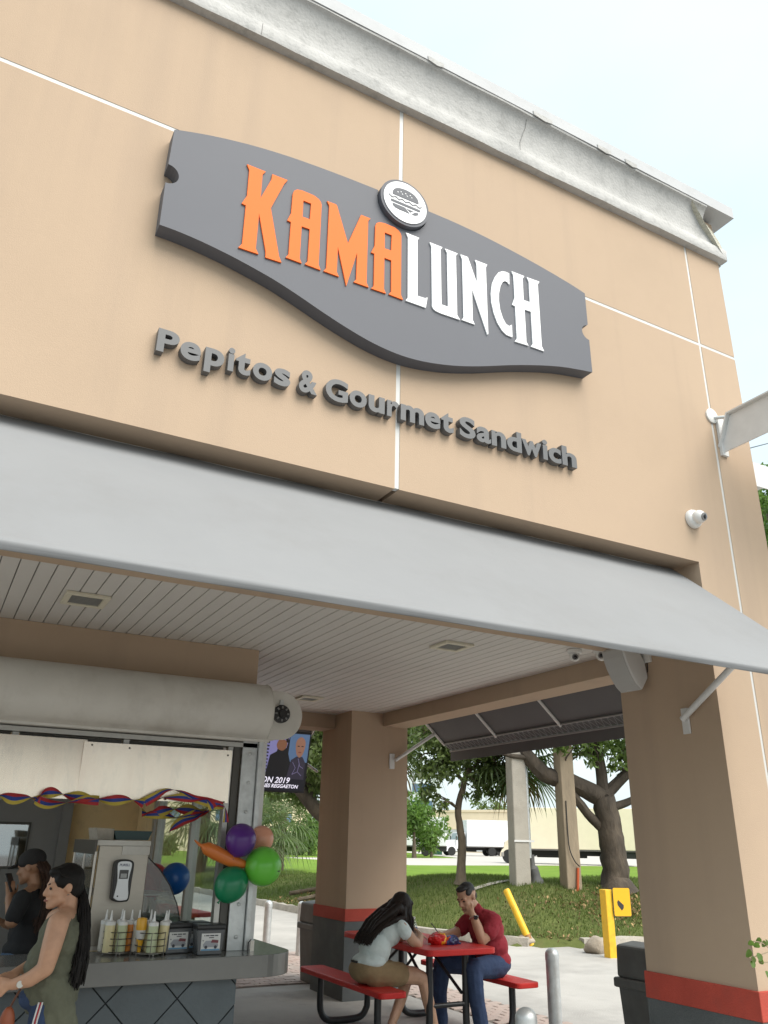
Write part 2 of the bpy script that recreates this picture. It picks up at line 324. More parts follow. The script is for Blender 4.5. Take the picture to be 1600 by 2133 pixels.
# kerb stones, each a piece of the kerb
kerb = thing('kerb', (9.0, 14.0, 0), 'weathered broken concrete kerb along the foot of the berm', 'kerb', kind='structure')
def along(poly, step):
    out_ = []; acc = 0.0
    for (ax, ay), (bx, by) in zip(poly[:-1], poly[1:]):
        L = math.hypot(bx - ax, by - ay); n = max(1, int(round(L / step)))
        for i in range(n): out_.append((ax + (bx - ax) * i / n, ay + (by - ay) * i / n))
    return out_ + [poly[-1]]
kp = along([(8.45, 40.0), (8.6, 26.0), (8.6, 20.0), (8.8, 15.2), (9.2, 13.4), (9.8, 12.6), (10.6, 12.2), (12.0, 12.0), (20.0, 11.8)], 1.5)
for (ax, ay), (bx, by) in zip(kp[:-1], kp[1:]):
    if 9.75 < (ax + bx) / 2 < 10.35: continue            # broken gap beside the leaning post
    L = math.hypot(bx - ax, by - ay); an = math.atan2(by - ay, bx - ax); b = MB()
    n = 5; prof = [(-0.10, -0.05), (-0.09, 0.10), (-0.05, 0.145), (0.08, 0.15), (0.10, 0.05), (0.10, -0.05)]
    V = []
    for i in range(n + 1):
        for (o_, z_) in prof: V.append((0.012 + (L - 0.024) * i / n, -o_ + random.uniform(-.012, .012), z_ + (random.uniform(-.02, .012) if z_ > 0 else 0)))
    k = len(prof); F = [(i * k + j, i * k + j + 1, (i + 1) * k + j + 1, (i + 1) * k + j) for i in range(n) for j in range(k - 1)] + [tuple(range(k)), tuple(n * k + j for j in range(k - 1, -1, -1))]
    b.add(V, F).xf(Matrix.Translation((ax, ay, 0)) @ Matrix.Rotation(an, 4, 'Z')).obj('kerb_stone', KERBM, kerb, smooth=True)
def rock(x, y, z, r, label, seed):
    rr = random.Random(seed); bm = bmesh.new(); bmesh.ops.create_icosphere(bm, subdivisions=3, radius=1)
    f = [(Vector((rr.uniform(-1, 1), rr.uniform(-1, 1), rr.uniform(-1, 1))).normalized(), rr.uniform(.6, .95)) for _ in range(9)]
    for v in bm.verts:
        d = 1.0
        for n_, o_ in f: 
            q = v.co.dot(n_)
            if q > o_: d = min(d, o_ / q)
        v.co = Vector((v.co.x * d * r[0], v.co.y * d * r[1], v.co.z * d * r[2]))
    me = bpy.data.meshes.new('rock'); bm.to_mesh(me); bm.free(); o = link('rock', me, ROCK, label=label, cat='rock', group='rocks at the broken kerb', smooth=True); o.location = (x, y, z)
rock(10.22, 11.45, 0.10, (0.21, 0.17, 0.17), 'rounded tan rock just behind the upright yellow post', 1)
rock(10.60, 11.35, 0.05, (0.17, 0.13, 0.10), 'pale rock on the drive to the right of the upright yellow post', 2)
rock(9.82, 12.72, 0.08, (0.18, 0.15, 0.10), 'rough grey rock beside the foot of the leaning yellow post', 3)

# brick pavers between porch and driveway
pav = box('pavement', 2.3, 6.05, 5.0, 13.2, -0.035, 0.004, mat('paver bed', (0.16, 0.14, 0.12), 0.95), kind='structure', label='band of pinkish brick pavers around the porch', cat='pavement')
pm = MB().box(-0.096, 0.096, -0.046, 0.046, -0.02, 0.016).mesh('paver', bevel=0.005, seg=1); pm.materials.append(PAVER)
cells = []
for i in range(19):
    for j in range(84):
        x = 2.35 + i * 0.2 + (0.1 if j % 2 else 0); y = 5.05 + j * 0.0975
        if (x > 5.36 and x < 6.0) or (y > 10.32 and y < 13.15 and 2.4 < x < 6.0): cells.append((x, y))
cells.sort(key=lambda c: c[0] * .436 + c[1] * .815)
vis = [c for c in cells if c[1] > 6.3 and not (4.2 < c[0] < 5.3 and c[1] < 11.5)]
near = set(vis[:300]); rest = MB()
for c in cells:
    dz = random.uniform(-.003, .003)
    if c in near:
        o = link('paver', pm, parent=pav); o.location = (c[0], c[1], dz); o.rotation_euler = (0, 0, random.uniform(-.02, .02))
    else: rest.box(c[0] - .096, c[0] + .096, c[1] - .046, c[1] + .046, -.015, .015 + dz)
rest.obj('paver_field', PAVER, pav, kind='stuff')

# ================================================================== RESTAURANT BUILDING
YF = 3.62; XL = -1.18
bld = thing('restaurant_building', (5.2, 3.62, 0), 'tan stucco restaurant corner with arcade openings and a broken grey cornice', 'building')
for n_, x0, x1, z0, z1 in (('lower', XL, 2.005, 3.47, 5.377), ('lower', 2.035, 4.44, 3.47, 5.377), ('upper', XL, 2.005, 5.405, 6.80), ('upper', 2.035, 4.797, 5.405, 6.80), ('upper', 4.823, 5.22, 5.405, 6.80)):
    MB().box(x0, x1, YF, 3.86, z0, z1).obj('wall_panel', STUCCO, bld)
MB().box(4.44, 4.797, YF, 4.48, 0.868, 5.377).obj('wall_panel', STUCCO, bld)
MB().box(4.823, 5.22, YF, 4.48, 0.868, 5.377).obj('wall_panel', STUCCO, bld)
MB().box(XL, -0.42, YF + .002, 4.48, 0, 3.469).obj('pillar', STUCCO, bld)
MB().box(XL, -.75, 9.05, 9.90, 0, 3.359).obj('pillar', STUCCO, bld)
# white reveal strips sunk in the joints
MB().box(XL, 5.215, 3.6225, 3.66, 5.376, 5.406).obj('joint_strip', JOINT, bld)
MB().box(2.004, 2.036, 3.6235, 3.66, 3.475, 6.6).obj('joint_strip', JOINT, bld)
MB().box(4.796, 4.824, 3.6235, 3.66, 0.90, 6.6).obj('joint_strip', JOINT, bld)
MB().box(XL, 4.44, 3.862, 4.478, 2.98, 3.62).obj('lintel', STUCCO, bld)
MB().box(XL, 4.44, 3.862, 4.478, 3.63, 6.75).obj('upper_wall', STUCCO, bld)
MB().box(4.90, 5.22, 4.482, 9.05, 2.96, 6.75).obj('side_beam', STUCCO, bld)
MB().box(4.46, 4.898, 4.482, 9.05, 3.30, 6.75).obj('roof_mass', STUCCO, bld)
p = MB().box(4.46, 5.25, 9.052, 9.90, 0.0, 6.7).obj('pillar', STUCCO, bld)
MB().box(4.445, 5.265, 9.037, 9.915, 0.79, 0.917).obj('red_band', REDBAND, p, bevel=0.004)
MB().box(4.448, 5.262, 9.040, 9.912, 0.0, 0.789).obj('plinth', GREYBASE, p)
p2 = MB().box(4.426, 5.234, 3.606, 4.494, 0.715, 0.868).obj('red_band', REDBAND, bld, bevel=0.005)
MB().box(4.432, 5.228, 3.611, 4.489, 0.0, 0.714).obj('plinth', GREYBASE, bld)
MB().box(2.66, 4.458, 9.52, 9.88, 2.95, 6.7).obj('back_beam', STUCCO, bld)
MB().box(XL, 4.895, 4.482, 9.518, 3.36, 3.55).obj('roof_light_block', STUCCO, bld)  # unseen slab added above the ceiling to block light
MB().box(XL, 2.655, 9.97, 10.3, 2.95, 6.7).obj('rear_wall', STUCCO, bld)
MB().box(XL, 2.15, 10.31, 24, 0, 6.7).obj('rear_light_block', STUCCO, bld)  # unseen mass added to block sky light, darkening the middle pillar's left face
MB().box(XL, 5.2, 3.9, 10.2, 6.30, 6.45).obj('deck_light_block', CORNICE, bld)  # unseen upper deck, added as a light blocker
# plank ceiling
ceil = MB().box(XL, 4.899, 4.482, 9.518, 3.139, 3.16).obj('ceiling_backing', PLANKGAP, bld)
pw = 0.1035
pmesh = MB().box(-pw / 2 + .0032, pw / 2 - .0032, 4.484, 9.516, 3.12, 3.136).mesh('plank', bevel=0.003, seg=1); pmesh.materials.append(PLANK)
k = 0; x = 4.898 - pw / 2
while x > -0.55:
    o = link('ceiling_plank', pmesh, parent=bld); o.location = o.location + Vector((x, 0, random.uniform(-.0007, .0007))); x -= pw; k += 1
MB().box(XL, x + pw / 2, 4.484, 9.516, 3.12, 3.136).obj('ceiling_panel', PLANK, bld)
# cornice: moulded, broken off at the right corner
def cprof(t): return [(0.0, 6.38), (0.058, 6.382), (0.062, 6.40), (0.062, 6.485), (0.052, 6.50), (0.045, 6.515)] + [(0.045 + 0.085 * (1 - math.cos(a)), 6.515 + 0.295 * math.sin(a)) for a in [i * math.pi / 2 / 7 for i in range(1, 8)]] + [(0.132, 6.825), (0.0, 6.825)]
P0 = cprof(0); V = []; F = []; k = len(P0)
xs = list(np.linspace(XL, 4.6, 40)) + [4.75, 4.9, 5.02, 5.14, 5.26]
for i, x in enumerate(xs):
    for j, (o_, z_) in enumerate(P0):
        dx = 0.0
        if i >= len(xs) - 2:                                            # jagged break running back up the cove
            tt = max(0, (z_ - 6.50) / 0.3); dx = (-0.40 if i == len(xs) - 1 else -0.33) * tt ** 1.6 + random.uniform(-.018, .018)
        V.append((x + dx, YF - o_ + random.uniform(-.0025, .0025) * (o_ > 0), z_ + random.uniform(-.002, .002)))
for i in range(len(xs) - 1):
    for j in range(k - 1): F.append((i * k + j, i * k + j + 1, (i + 1) * k + j + 1, (i + 1) * k + j))
cor = MB().add(V, F).obj('cornice', CORNICE, bld, smooth=True)
MB().add([V[(len(xs) - 1) * k + j] for j in range(k)], [tuple(range(k))]).obj('broken_edge', FOAM, cor)
MB().box(4.95, 5.285, 3.563, 3.64, 6.382, 6.49).obj('cornice_fillet', CORNICE, cor, bevel=0.012)
MB().box(5.2205, 5.285, 3.641, 9.9, 6.382, 6.49).obj('cornice_return', CORNICE, cor)
MB().prism([[(3.482, 6.83), (3.482, 6.945), (3.51, 6.96), (4.2, 6.96), (4.2, 6.83)]], XL - .13, 5.355, 'x').obj('roof_cap', mat('roof cap', (0.47, 0.48, 0.49), 0.7, var=0.06, vscale=3, dirt=((0.3, 0.3, 0.3), .5, 6)), cor)
rr_ = random.Random(4)
for x in (0.9, 2.15, 3.1, 3.75, 4.05):                                  # flaps of peeling roofing felt
    L_f = rr_.uniform(.12, .3); MB().prism([[(x, 6.86), (x + L_f, 6.86), (x + L_f * .95, 6.822), (x + L_f * .6, 6.81), (x + L_f * .3, 6.818), (x + L_f * .05, 6.824)]], 3.476, 3.4815, 'y').obj('felt_flap', CORNICE, cor)
for x_, pts in ((3.02, [(0, 6.49), (.01, 6.58), (.03, 6.66), (.05, 6.73), (.045, 6.79)]), (0.95, [(0, 6.39), (.002, 6.49)])):
    b = MB()
    for (o1, z1), (o2, z2) in zip(pts[:-1], pts[1:]):
        def cy_(z): 
            if z < 6.515: return 0.0625
            a = math.asin(min(1, (z - 6.515) / .295)); return 0.045 + .085 * (1 - math.cos(a)) + .003
        b.tube([(x_ + o1, YF - cy_(z1), z1), (x_ + o2, YF - cy_(z2), z2)], .0018, 4)
    b.obj('crack', PLANKGAP, cor)

# ceiling lights / vents
def vent(x0, x1, y0, y1, label):
    t = thing('ceiling_vent', ((x0 + x1) / 2, (y0 + y1) / 2, 3.12), label, 'vent', 'vents in the plank ceiling')
    b = MB(); wd = 0.04
    for a in ((x0, x1, y0, y0 + wd), (x0, x1, y1 - wd, y1), (x0, x0 + wd, y0 + wd + .001, y1 - wd - .001), (x1 - wd, x1, y0 + wd + .001, y1 - wd - .001)): b.box(*a, 3.098, 3.1185)
    b.obj('frame', mat('vent frame', (0.66, 0.62, 0.50), 0.5), t, bevel=0.003)
    box('grille', x0 + wd + .001, x1 - wd - .001, y0 + wd + .001, y1 - wd - .001, 3.113, 3.1185, mat('vent grille', (0.26, 0.26, 0.25), 0.35), t)
    for i in range(7):
        y = y0 + wd + .012 + i * (y1 - y0 - 2 * wd - .024) / 6; box('slat', x0 + wd + .002, x1 - wd - .002, y - .004, y + .004, 3.105, 3.1125, mat('vent grille', (0.26, 0.26, 0.25), 0.35), t)
vent(0.575, 0.86, 5.46, 5.765, 'square cream-framed ceiling vent nearest the left edge of the canopy ceiling')
vent(3.42, 3.69, 5.29, 5.55, 'square ceiling vent in the middle of the canopy ceiling, above the picnic table')
vent(3.50, 3.75, 8.35, 8.61, 'far ceiling vent just right of the round shutter end plate')
# ================================================================== SIGN
SG = {'K': [[(0.936, 5.244), (1.051, 5.245), (1.034, 5.215), (1.036, 5.038), (1.091, 5.207), (1.092, 5.246), (1.189, 5.248), (1.17, 5.21), (1.102, 4.995), (1.176, 4.677), (1.193, 4.642), (1.097, 4.638), (1.095, 4.679), (1.036, 4.925), (1.037, 4.675), (1.055, 4.643), (0.938, 4.641), (0.957, 4.673), (0.955, 4.946), (0.93, 4.949), (0.956, 5.017), (0.953, 5.209)]],
'A': [[(1.227, 5.015), (1.207, 4.952), (1.23, 4.95), (1.231, 4.715), (1.215, 4.688), (1.314, 4.687), (1.3, 4.716), (1.298, 4.949), (1.349, 4.95), (1.35, 4.715), (1.334, 4.689), (1.433, 4.687), (1.419, 4.719), (1.415, 5.165), (1.408, 5.185), (1.394, 5.200), (1.362, 5.213), (1.284, 5.215), (1.253, 5.207), (1.236, 5.190), (1.228, 5.161)], [(1.297, 5.143), (1.347, 5.143), (1.346, 5.023), (1.299, 5.021)]],
'M': [[(1.449, 5.211), (1.509, 5.213), (1.516, 5.206), (1.6, 4.953), (1.681, 5.21), (1.746, 5.211), (1.731, 5.185), (1.733, 4.716), (1.748, 4.687), (1.648, 4.687), (1.664, 4.713), (1.663, 4.908), (1.601, 4.64), (1.535, 4.899), (1.536, 4.714), (1.551, 4.687), (1.452, 4.688), (1.468, 4.716), (1.465, 5.183)]],
'A2': [[(1.781, 5.013), (1.758, 4.952), (1.78, 4.952), (1.782, 4.711), (1.765, 4.686), (1.866, 4.688), (1.852, 4.716), (1.85, 4.95), (1.899, 4.95), (1.902, 4.715), (1.885, 4.69), (1.985, 4.687), (1.97, 4.719), (1.968, 5.170), (1.961, 5.190), (1.948, 5.205), (1.92, 5.217), (1.847, 5.219), (1.813, 5.212), (1.79, 5.195), (1.782, 5.17)], [(1.849, 5.147), (1.899, 5.147), (1.897, 5.025), (1.851, 5.023)]],
'L': [[(2.002, 5.213), (2.1, 5.213), (2.087, 5.188), (2.088, 4.756), (2.144, 4.759), (2.161, 4.772), (2.148, 4.689), (2.004, 4.689), (2.019, 4.716), (2.017, 5.181)]],
'U': [[(2.178, 5.212), (2.276, 5.213), (2.262, 5.187), (2.264, 4.757), (2.313, 4.758), (2.311, 5.184), (2.295, 5.211), (2.395, 5.212), (2.38, 5.188), (2.381, 4.72), (2.403, 4.691), (2.26, 4.688), (2.22, 4.692), (2.203, 4.702), (2.194, 4.72), (2.192, 5.182)]],
'N': [[(2.415, 5.214), (2.475, 5.217), (2.544, 5.029), (2.544, 5.188), (2.531, 5.217), (2.632, 5.219), (2.619, 5.191), (2.619, 4.661), (2.611, 4.653), (2.501, 4.971), (2.5, 4.726), (2.515, 4.696), (2.415, 4.696), (2.43, 4.72), (2.429, 5.18)]],
'C': [[(2.813, 5.22), (2.785, 5.221), (2.755, 5.214), (2.724, 5.192), (2.693, 5.144), (2.665, 5.074), (2.652, 4.991), (2.654, 4.92), (2.67, 4.84), (2.696, 4.774), (2.732, 4.726), (2.765, 4.705), (2.814, 4.703), (2.814, 4.802), (2.791, 4.782), (2.765, 4.792), (2.742, 4.828), (2.723, 4.888), (2.716, 4.958), (2.719, 5.017), (2.734, 5.082), (2.756, 5.127), (2.772, 5.14), (2.792, 5.142), (2.811, 5.124)]],
'H': [[(2.834, 5.247), (2.944, 5.249), (2.928, 5.221), (2.926, 5.042), (2.98, 5.045), (2.981, 5.219), (2.964, 5.249), (3.076, 5.254), (3.059, 5.224), (3.058, 4.716), (3.076, 4.682), (2.965, 4.682), (2.982, 4.708), (2.983, 4.969), (2.929, 4.966), (2.929, 4.705), (2.945, 4.682), (2.833, 4.677), (2.851, 4.708), (2.85, 4.964), (2.826, 4.966), (2.85, 5.035), (2.849, 5.217)]]}
def smooth_line(pts, n=4):
    o_ = []
    for i in range(len(pts) - 1):
        p0 = pts[max(i - 1, 0)]; p1 = pts[i]; p2 = pts[i + 1]; p3 = pts[min(i + 2, len(pts) - 1)]
        for k in range(n):
            t = k / n
            o_.append(tuple(.5 * ((2 * p1[d]) + (-p0[d] + p2[d]) * t + (2 * p0[d] - 5 * p1[d] + 4 * p2[d] - p3[d]) * t * t + (-p0[d] + 3 * p1[d] - 3 * p2[d] + p3[d]) * t ** 3) for d in range(len(p1))))
    return o_ + [pts[-1]]
topc = smooth_line([(0.509, 5.291), (0.705, 5.352), (0.921, 5.402), (1.132, 5.435), (1.335, 5.454), (1.565, 5.467), (1.79, 5.474)])
notch = [(1.979 + 0.185 * math.cos(math.radians(a)), 5.424 + 0.185 * math.sin(math.radians(a))) for a in range(165, 376, 15)]
topd = smooth_line([(2.175, 5.474), (2.396, 5.473), (2.685, 5.455), (3.046, 5.412), (3.348, 5.361), (3.503, 5.325)])
botc = smooth_line([(3.504, 4.66), (3.208, 4.61), (2.871, 4.513), (2.555, 4.401), (2.343, 4.338), (2.14, 4.300), (1.965, 4.292), (1.794, 4.313), (1.627, 4.356), (1.464, 4.41), (1.321, 4.463), (1.164, 4.515), (0.996, 4.556), (0.864, 4.582), (0.72, 4.603), (0.596, 4.613), (0.509, 4.614)])
board = topc + notch + topd + [(3.503, 5.055)] + arc((3.503, 4.985), 0.06, 100, 260, 10) + [(3.503, 4.925)] + botc + [(0.505, 4.90)] + arc((0.505, 4.968), 0.066, -90, 90, 10) + [(0.505, 5.036)]
sg = thing('restaurant_sign', (2.0, 3.6, 4.3), 'curved charcoal sign board with raised orange and white letters', 'sign')
bo = MB().prism([board], 3.52, 3.62 - .002, 'y').obj('sign_board', SIGNDK, sg)
for kx, lp in SG.items():
    MB().prism(lp, 3.511, 3.521, 'y').obj('letter', ORANGE if kx in ('K', 'A', 'M', 'A2') else SIGNWH, sg, label=('raised orange letter ' if kx in ('K', 'A', 'M', 'A2') else 'raised white letter ') + kx[0])
bc = (1.979, 5.424)
MB().prism([arc(bc, 0.178, 0, 354, 59)], 3.488, 3.6, 'y').obj('badge', SIGNDK, sg, label='round badge with a burger drawing')
MB().prism([arc(bc, 0.158, 0, 354, 59)], 3.482, 3.4875, 'y').obj('badge_face', SIGNWH, sg)
YB0, YB1 = 3.4795, 3.4818
bun = smooth_line([(1.883, 5.453), (1.887, 5.484), (1.907, 5.509), (1.938, 5.523), (1.98, 5.528), (2.02, 5.523), (2.052, 5.509), (2.073, 5.484), (2.077, 5.453)], 3)
seeds = [[(sx + 0.0068 * math.cos(a), sz + 0.0068 * math.sin(a)) for a in [i * math.pi / 4 for i in range(8)]] for sx, sz in [(1.923, 5.487), (1.946, 5.499), (1.957, 5.484), (1.981, 5.499), (1.992, 5.484), (2.015, 5.5), (2.026, 5.486)]]
MB().prism([bun] + seeds, YB0, YB1, 'y').obj('burger_bun', SIGNDK, sg)
wv = smooth_line([(1.858, 5.440), (1.883, 5.426), (1.908, 5.438), (1.932, 5.425), (1.957, 5.438), (1.981, 5.425), (2.005, 5.438), (2.03, 5.425), (2.055, 5.438), (2.079, 5.425), (2.101, 5.439)], 3)
MB().prism([[(x, z + .0042) for x, z in wv] + [(x, z - .0042) for x, z in reversed(wv)]], YB0, YB1, 'y').obj('burger_lettuce', SIGNDK, sg)
MB().prism([arc((1.880, 5.400), .0095, 90, 270, 6) + arc((2.080, 5.400), .0095, -90, 90, 6)], YB0, YB1, 'y').obj('burger_patty', SIGNDK, sg)
MB().prism([[(1.883, 5.379), (1.976, 5.379), (2.008, 5.346), (1.935, 5.346), (1.905, 5.350), (1.888, 5.362)]], YB0, YB1, 'y').obj('burger_base', SIGNDK, sg)
MB().prism([[(1.990, 5.376), (2.036, 5.377), (2.016, 5.357)]], YB0, YB1, 'y').obj('burger_cheese', SIGNDK, sg)
MB().prism([[(2.024, 5.346), (2.048, 5.372), (2.076, 5.379), (2.073, 5.362), (2.055, 5.349)]], YB0, YB1, 'y').obj('burger_base', SIGNDK, sg)
# lettering under the sign, each letter its own part
lt = thing('sign_lettering', (2.0, 3.6, 3.9), 'row of raised grey letters reading Pepitos & Gourmet Sandwich', 'lettering')
Z0 = 3.893
for ch, x0, x1 in [('P', 0.594, 0.705), ('e', 0.714, 0.821), ('p', 0.843, 0.946), ('i', 0.966, 1.0), ('t', 1.009, 1.092), ('o', 1.105, 1.214), ('s', 1.227, 1.321), ('&', 1.372, 1.482), ('G', 1.532, 1.671), ('o', 1.681, 1.79), ('u', 1.802, 1.907), ('r', 1.923, 2.002), ('m', 2.014, 2.173), ('e', 2.18, 2.288), ('t', 2.293, 2.381), ('S', 2.425, 2.541), ('a', 2.55, 2.656), ('n', 2.662, 2.772), ('d', 2.78, 2.894), ('w', 2.896, 3.053), ('i', 3.063, 3.103), ('c', 3.111, 3.213), ('h', 3.222, 3.344)]:
    me = text_mesh(ch, 0.19, 0.0, 0.0065)
    co = np.array([v.co[:] for v in me.vertices]); a, b_ = co[:, 0].min(), co[:, 0].max()
    zb, zt = co[:, 1].min(), co[:, 1].max()
    lo, hi = {'P': (0, .135), '&': (-.004, .139), 'G': (-.004, .139), 'S': (-.004, .139), 'd': (-.003, .14), 'h': (0, .14), 'i': (0, .142), 't': (-.002, .132), 'p': (-.043, .104)}.get(ch, (-.003, .104))
    sx = (x1 - x0) / (b_ - a); sz = (hi - lo) / (zt - zb)
    zo = Z0 + 0.012 * (x0 - 0.59) / 2.75
    bm = bmesh.new(); bm.from_mesh(me)
    bmesh.ops.remove_doubles(bm, verts=bm.verts, dist=1e-5)
    for v in bm.verts: v.co = Vector((x0 + (v.co.x - a) * sx, 3.574, zo + lo + (v.co.y - zb) * sz))
    g = bmesh.ops.extrude_face_region(bm, geom=bm.faces[:])
    bmesh.ops.translate(bm, verts=[v for v in g['geom'] if isinstance(v, bmesh.types.BMVert)], vec=(0, 0.044, 0))
    bmesh.ops.recalc_face_normals(bm, faces=bm.faces)
    for f_ in bm.faces: f_.smooth = False
    bm.to_mesh(me); bm.free(); me.materials.clear()
    link('letter', me, LETTER, lt, label='raised grey letter ' + ch)
# ================================================================== AWNINGS
def sheet(pts2, a, b, axis, th, name, m, parent):
    """fabric sheet following a 2-D section"""
    up = [(p[0], p[1] + th) for p in pts2]; return MB().prism([pts2 + up[::-1]], a, b, axis).obj(name, m, parent, smooth=True)
aw = thing('front_awning', (0, 2.7, 2.5), 'long plain grey fabric awning sloping out under the restaurant sign', 'awning', 'awnings of the restaurant')
sec = [(3.845, 3.485), (3.5, 3.19), (3.1, 2.838), (2.80, 2.572), (2.745, 2.528), (2.712, 2.508), (2.692, 2.495), (2.686, 2.479), (2.694, 2.464)]
nx_ = 60; V = []; sec2 = smooth_line(sec, 3); k_ = len(sec2)
for i in range(nx_ + 1):                                                # cloth pulled over the rafters, sagging a little between them
    x = -.40 + 4.805 * i / nx_; ph_ = min(abs(x - q) for q in (-.37, .8, 2.0, 3.2, 4.385)) / .6
    for j, (y_, zz) in enumerate(sec2):
        sag = .011 * math.sin(math.pi / 2 * min(1, ph_)) * math.sin(math.pi * min(1, j / (k_ - 4))) ; V.append((x, y_ - sag * .6, zz - sag * .7 + .0015 * math.sin(x * 9 + j)))
F = [(i * k_ + j, i * k_ + j + 1, (i + 1) * k_ + j + 1, (i + 1) * k_ + j) for i in range(nx_) for j in range(k_ - 1)]
n_v = len(V); V2 = V + [(p_[0], p_[1] + .002, p_[2] - .004) for p_ in V]
F2 = F + [tuple(n_v + q for q in reversed(f_)) for f_ in F] + [(j, j + 1, n_v + j + 1, n_v + j) for j in range(k_ - 1)] + [(nx_ * k_ + j, nx_ * k_ + j + 1, n_v + nx_ * k_ + j + 1, n_v + nx_ * k_ + j) for j in range(k_ - 1)] + [(i * k_ + k_ - 1, (i + 1) * k_ + k_ - 1, n_v + (i + 1) * k_ + k_ - 1, n_v + i * k_ + k_ - 1) for i in range(nx_)]
MB().add(V2, F2).obj('fabric', AWN, aw, smooth=True)
tube('front_bar', [(-.40, 2.712, 2.484), (4.41, 2.712, 2.484)], 0.021, AWN, aw, 12)
tube('top_rail', [(-.40, 3.835, 3.452), (4.40, 3.835, 3.452)], 0.02, WHITEMET, aw)
for x in (-.37, .8, 2.0, 3.2): tube('rafter', [(x, 3.83, 3.425), (x, 2.77, 2.497)], 0.014, WHITEMET, aw)
tube('rafter', [(4.385, 3.83, 3.425), (4.385, 2.77, 2.497)], 0.014, WHITEMET, aw)
def brace(parent, a, b, plate, r=0.021):
    br = tube('brace', [a, b], r, WHITEMET, parent, 12); pl_ = MB().box(*plate).obj('bracket_plate', WHITEMET, br, bevel=0.003)
    return br
brace(aw, (4.405, 3.90, 2.425), (4.375, 3.16, 2.86), (4.424, 4.4365, 3.865, 3.925, 2.33, 2.50))
sa = thing('side_awning', (5.6, 6.8, 2.7), 'grey side awning seen from below with a lattice front bar, between the two pillars', 'awning', 'awnings of the restaurant')
sheet([(5.255, 3.28), (5.5, 3.065), (5.84, 2.768), (5.885, 2.742)], 4.50, 9.04, 'y', 0.004, 'fabric', AWNSHADE, sa)
tube('front_bar', [(5.885, 4.5, 2.722), (5.885, 9.04, 2.722)], 0.012, mat('dull grey metal', (.30, .30, .30), .6), sa)
tube('inner_bar', [(5.775, 4.5, 2.805), (5.775, 9.04, 2.805)], 0.010, mat('dull grey metal', (.30, .30, .30), .6), sa)
z_ = MB()
for i in range(int(4.5 / .09)):
    y = 4.52 + i * .09; z_.tube([(5.775, y, 2.803), (5.885, y + .045, 2.725)], .003, 4); z_.tube([(5.885, y + .045, 2.725), (5.775, y + .09, 2.803)], .003, 4)
z_.obj('lattice', mat('dull grey metal', (.30, .30, .30), .6), sa)
MB().box(5.890, 5.895, 4.5, 9.04, 2.60, 2.742).obj('valance', AWNSHADE, sa)
for y in (9.02, 7.9, 6.75, 5.6, 4.52): tube('rafter', [(5.26, y, 3.255), (5.79, y, 2.79)], 0.017, WHITEMET, sa)
brace(sa, (5.05, 9.0, 2.56), (5.62, 8.99, 2.92), (4.99, 5.06, 9.035, 9.05, 2.46, 2.64))
ba = thing('rear_awning', (3.5, 10.4, 2.7), 'pale awning frame seen behind the television at the rear of the porch', 'awning', 'awnings of the restaurant')
sheet([(9.91, 3.1), (10.5, 2.72)], 2.7, 4.44, 'x', 0.004, 'fabric', AWNSHADE, ba)
tube('front_bar', [(2.7, 10.5, 2.71), (4.44, 10.5, 2.71)], 0.02, WHITEMET, ba)
for x in (3.2, 4.0, 4.4): tube('rafter', [(x, 9.92, 3.08), (x, 10.49, 2.70)], 0.015, WHITEMET, ba)
tube('brace', [(4.42, 9.93, 2.45), (4.3, 10.48, 2.70)], 0.018, WHITEMET, ba)

# ================================================================== WALL FIXTURES
def dome_cam(loc, axis, look, label, r=0.055):
    """turret camera: base plate on a surface whose outward normal is axis, ball looking along look"""
    t = thing('security_camera', loc, label, 'camera', 'white turret security cameras'); A = Vector(axis).normalized(); q = A.to_track_quat('Z', 'Y').to_matrix().to_4x4()
    T = Matrix.Translation(loc)
    MB().lathe([(r * 1.12, 0.001), (r * 1.12, r * .3), (r * 1.0, r * .55), (r * .62, r * .75)], n=24).xf(T @ q).obj('base', WHITEP, t, smooth=True)
    c = Vector(loc) + A * r * .95; bl = MB().lathe([(0.0001, -r * .8)] + [(r * .8 * math.sin(a), -r * .8 * math.cos(a)) for a in [i * math.pi / 9 for i in range(1, 9)]] + [(0.0001, r * .8)], n=24)
    ql = Vector(look).normalized().to_track_quat('Z', 'Y').to_matrix().to_4x4()
    b = bl.xf(Matrix.Translation(c) @ ql).obj('ball', WHITEP, t, smooth=True)
    MB().lathe([(r * .46, r * .62), (r * .46, r * .78), (r * .40, r * .80)], n=20).xf(Matrix.Translation(c) @ ql).obj('lens_ring', mat('grey plastic', (.2, .2, .2), .4), b, smooth=True)
    MB().lathe([(r * .30, r * .79), (r * .22, r * .86), (.0001, r * .88)], n=16).xf(Matrix.Translation(c) @ ql).obj('lens', LENS, b, smooth=True)
dome_cam((4.43, 3.618, 3.785), (0, -1, 0), (0.1, -1, -.25), 'white turret camera on the stucco wall below the sign', 0.062)
dome_cam((4.50, 5.02, 3.119), (0, 0, -1), (-.6, -.8, -.35), 'left of the two white ceiling cameras beside the speaker', 0.055)
dome_cam((4.66, 4.88, 3.119), (0, 0, -1), (-.7, -.7, -.2), 'right of the two white ceiling cameras, next to the speaker', 0.055)
t = thing('conduit_outlet', (4.81, 3.62, 4.73), 'round white cover plate with a grey conduit stub on the wall joint', 'conduit')
MB().lathe([(0.062, 0), (0.062, .012), (.05, .018), (.0001, .019)], (4.81, 3.6195, 4.73), 24, axis='y').obj('cover_plate', WHITEP, t, smooth=True)
tube('conduit_stub', [(4.825, 3.605, 4.712), (4.85, 3.55, 4.70), (4.90, 3.49, 4.685)], 0.014, GALV, t)
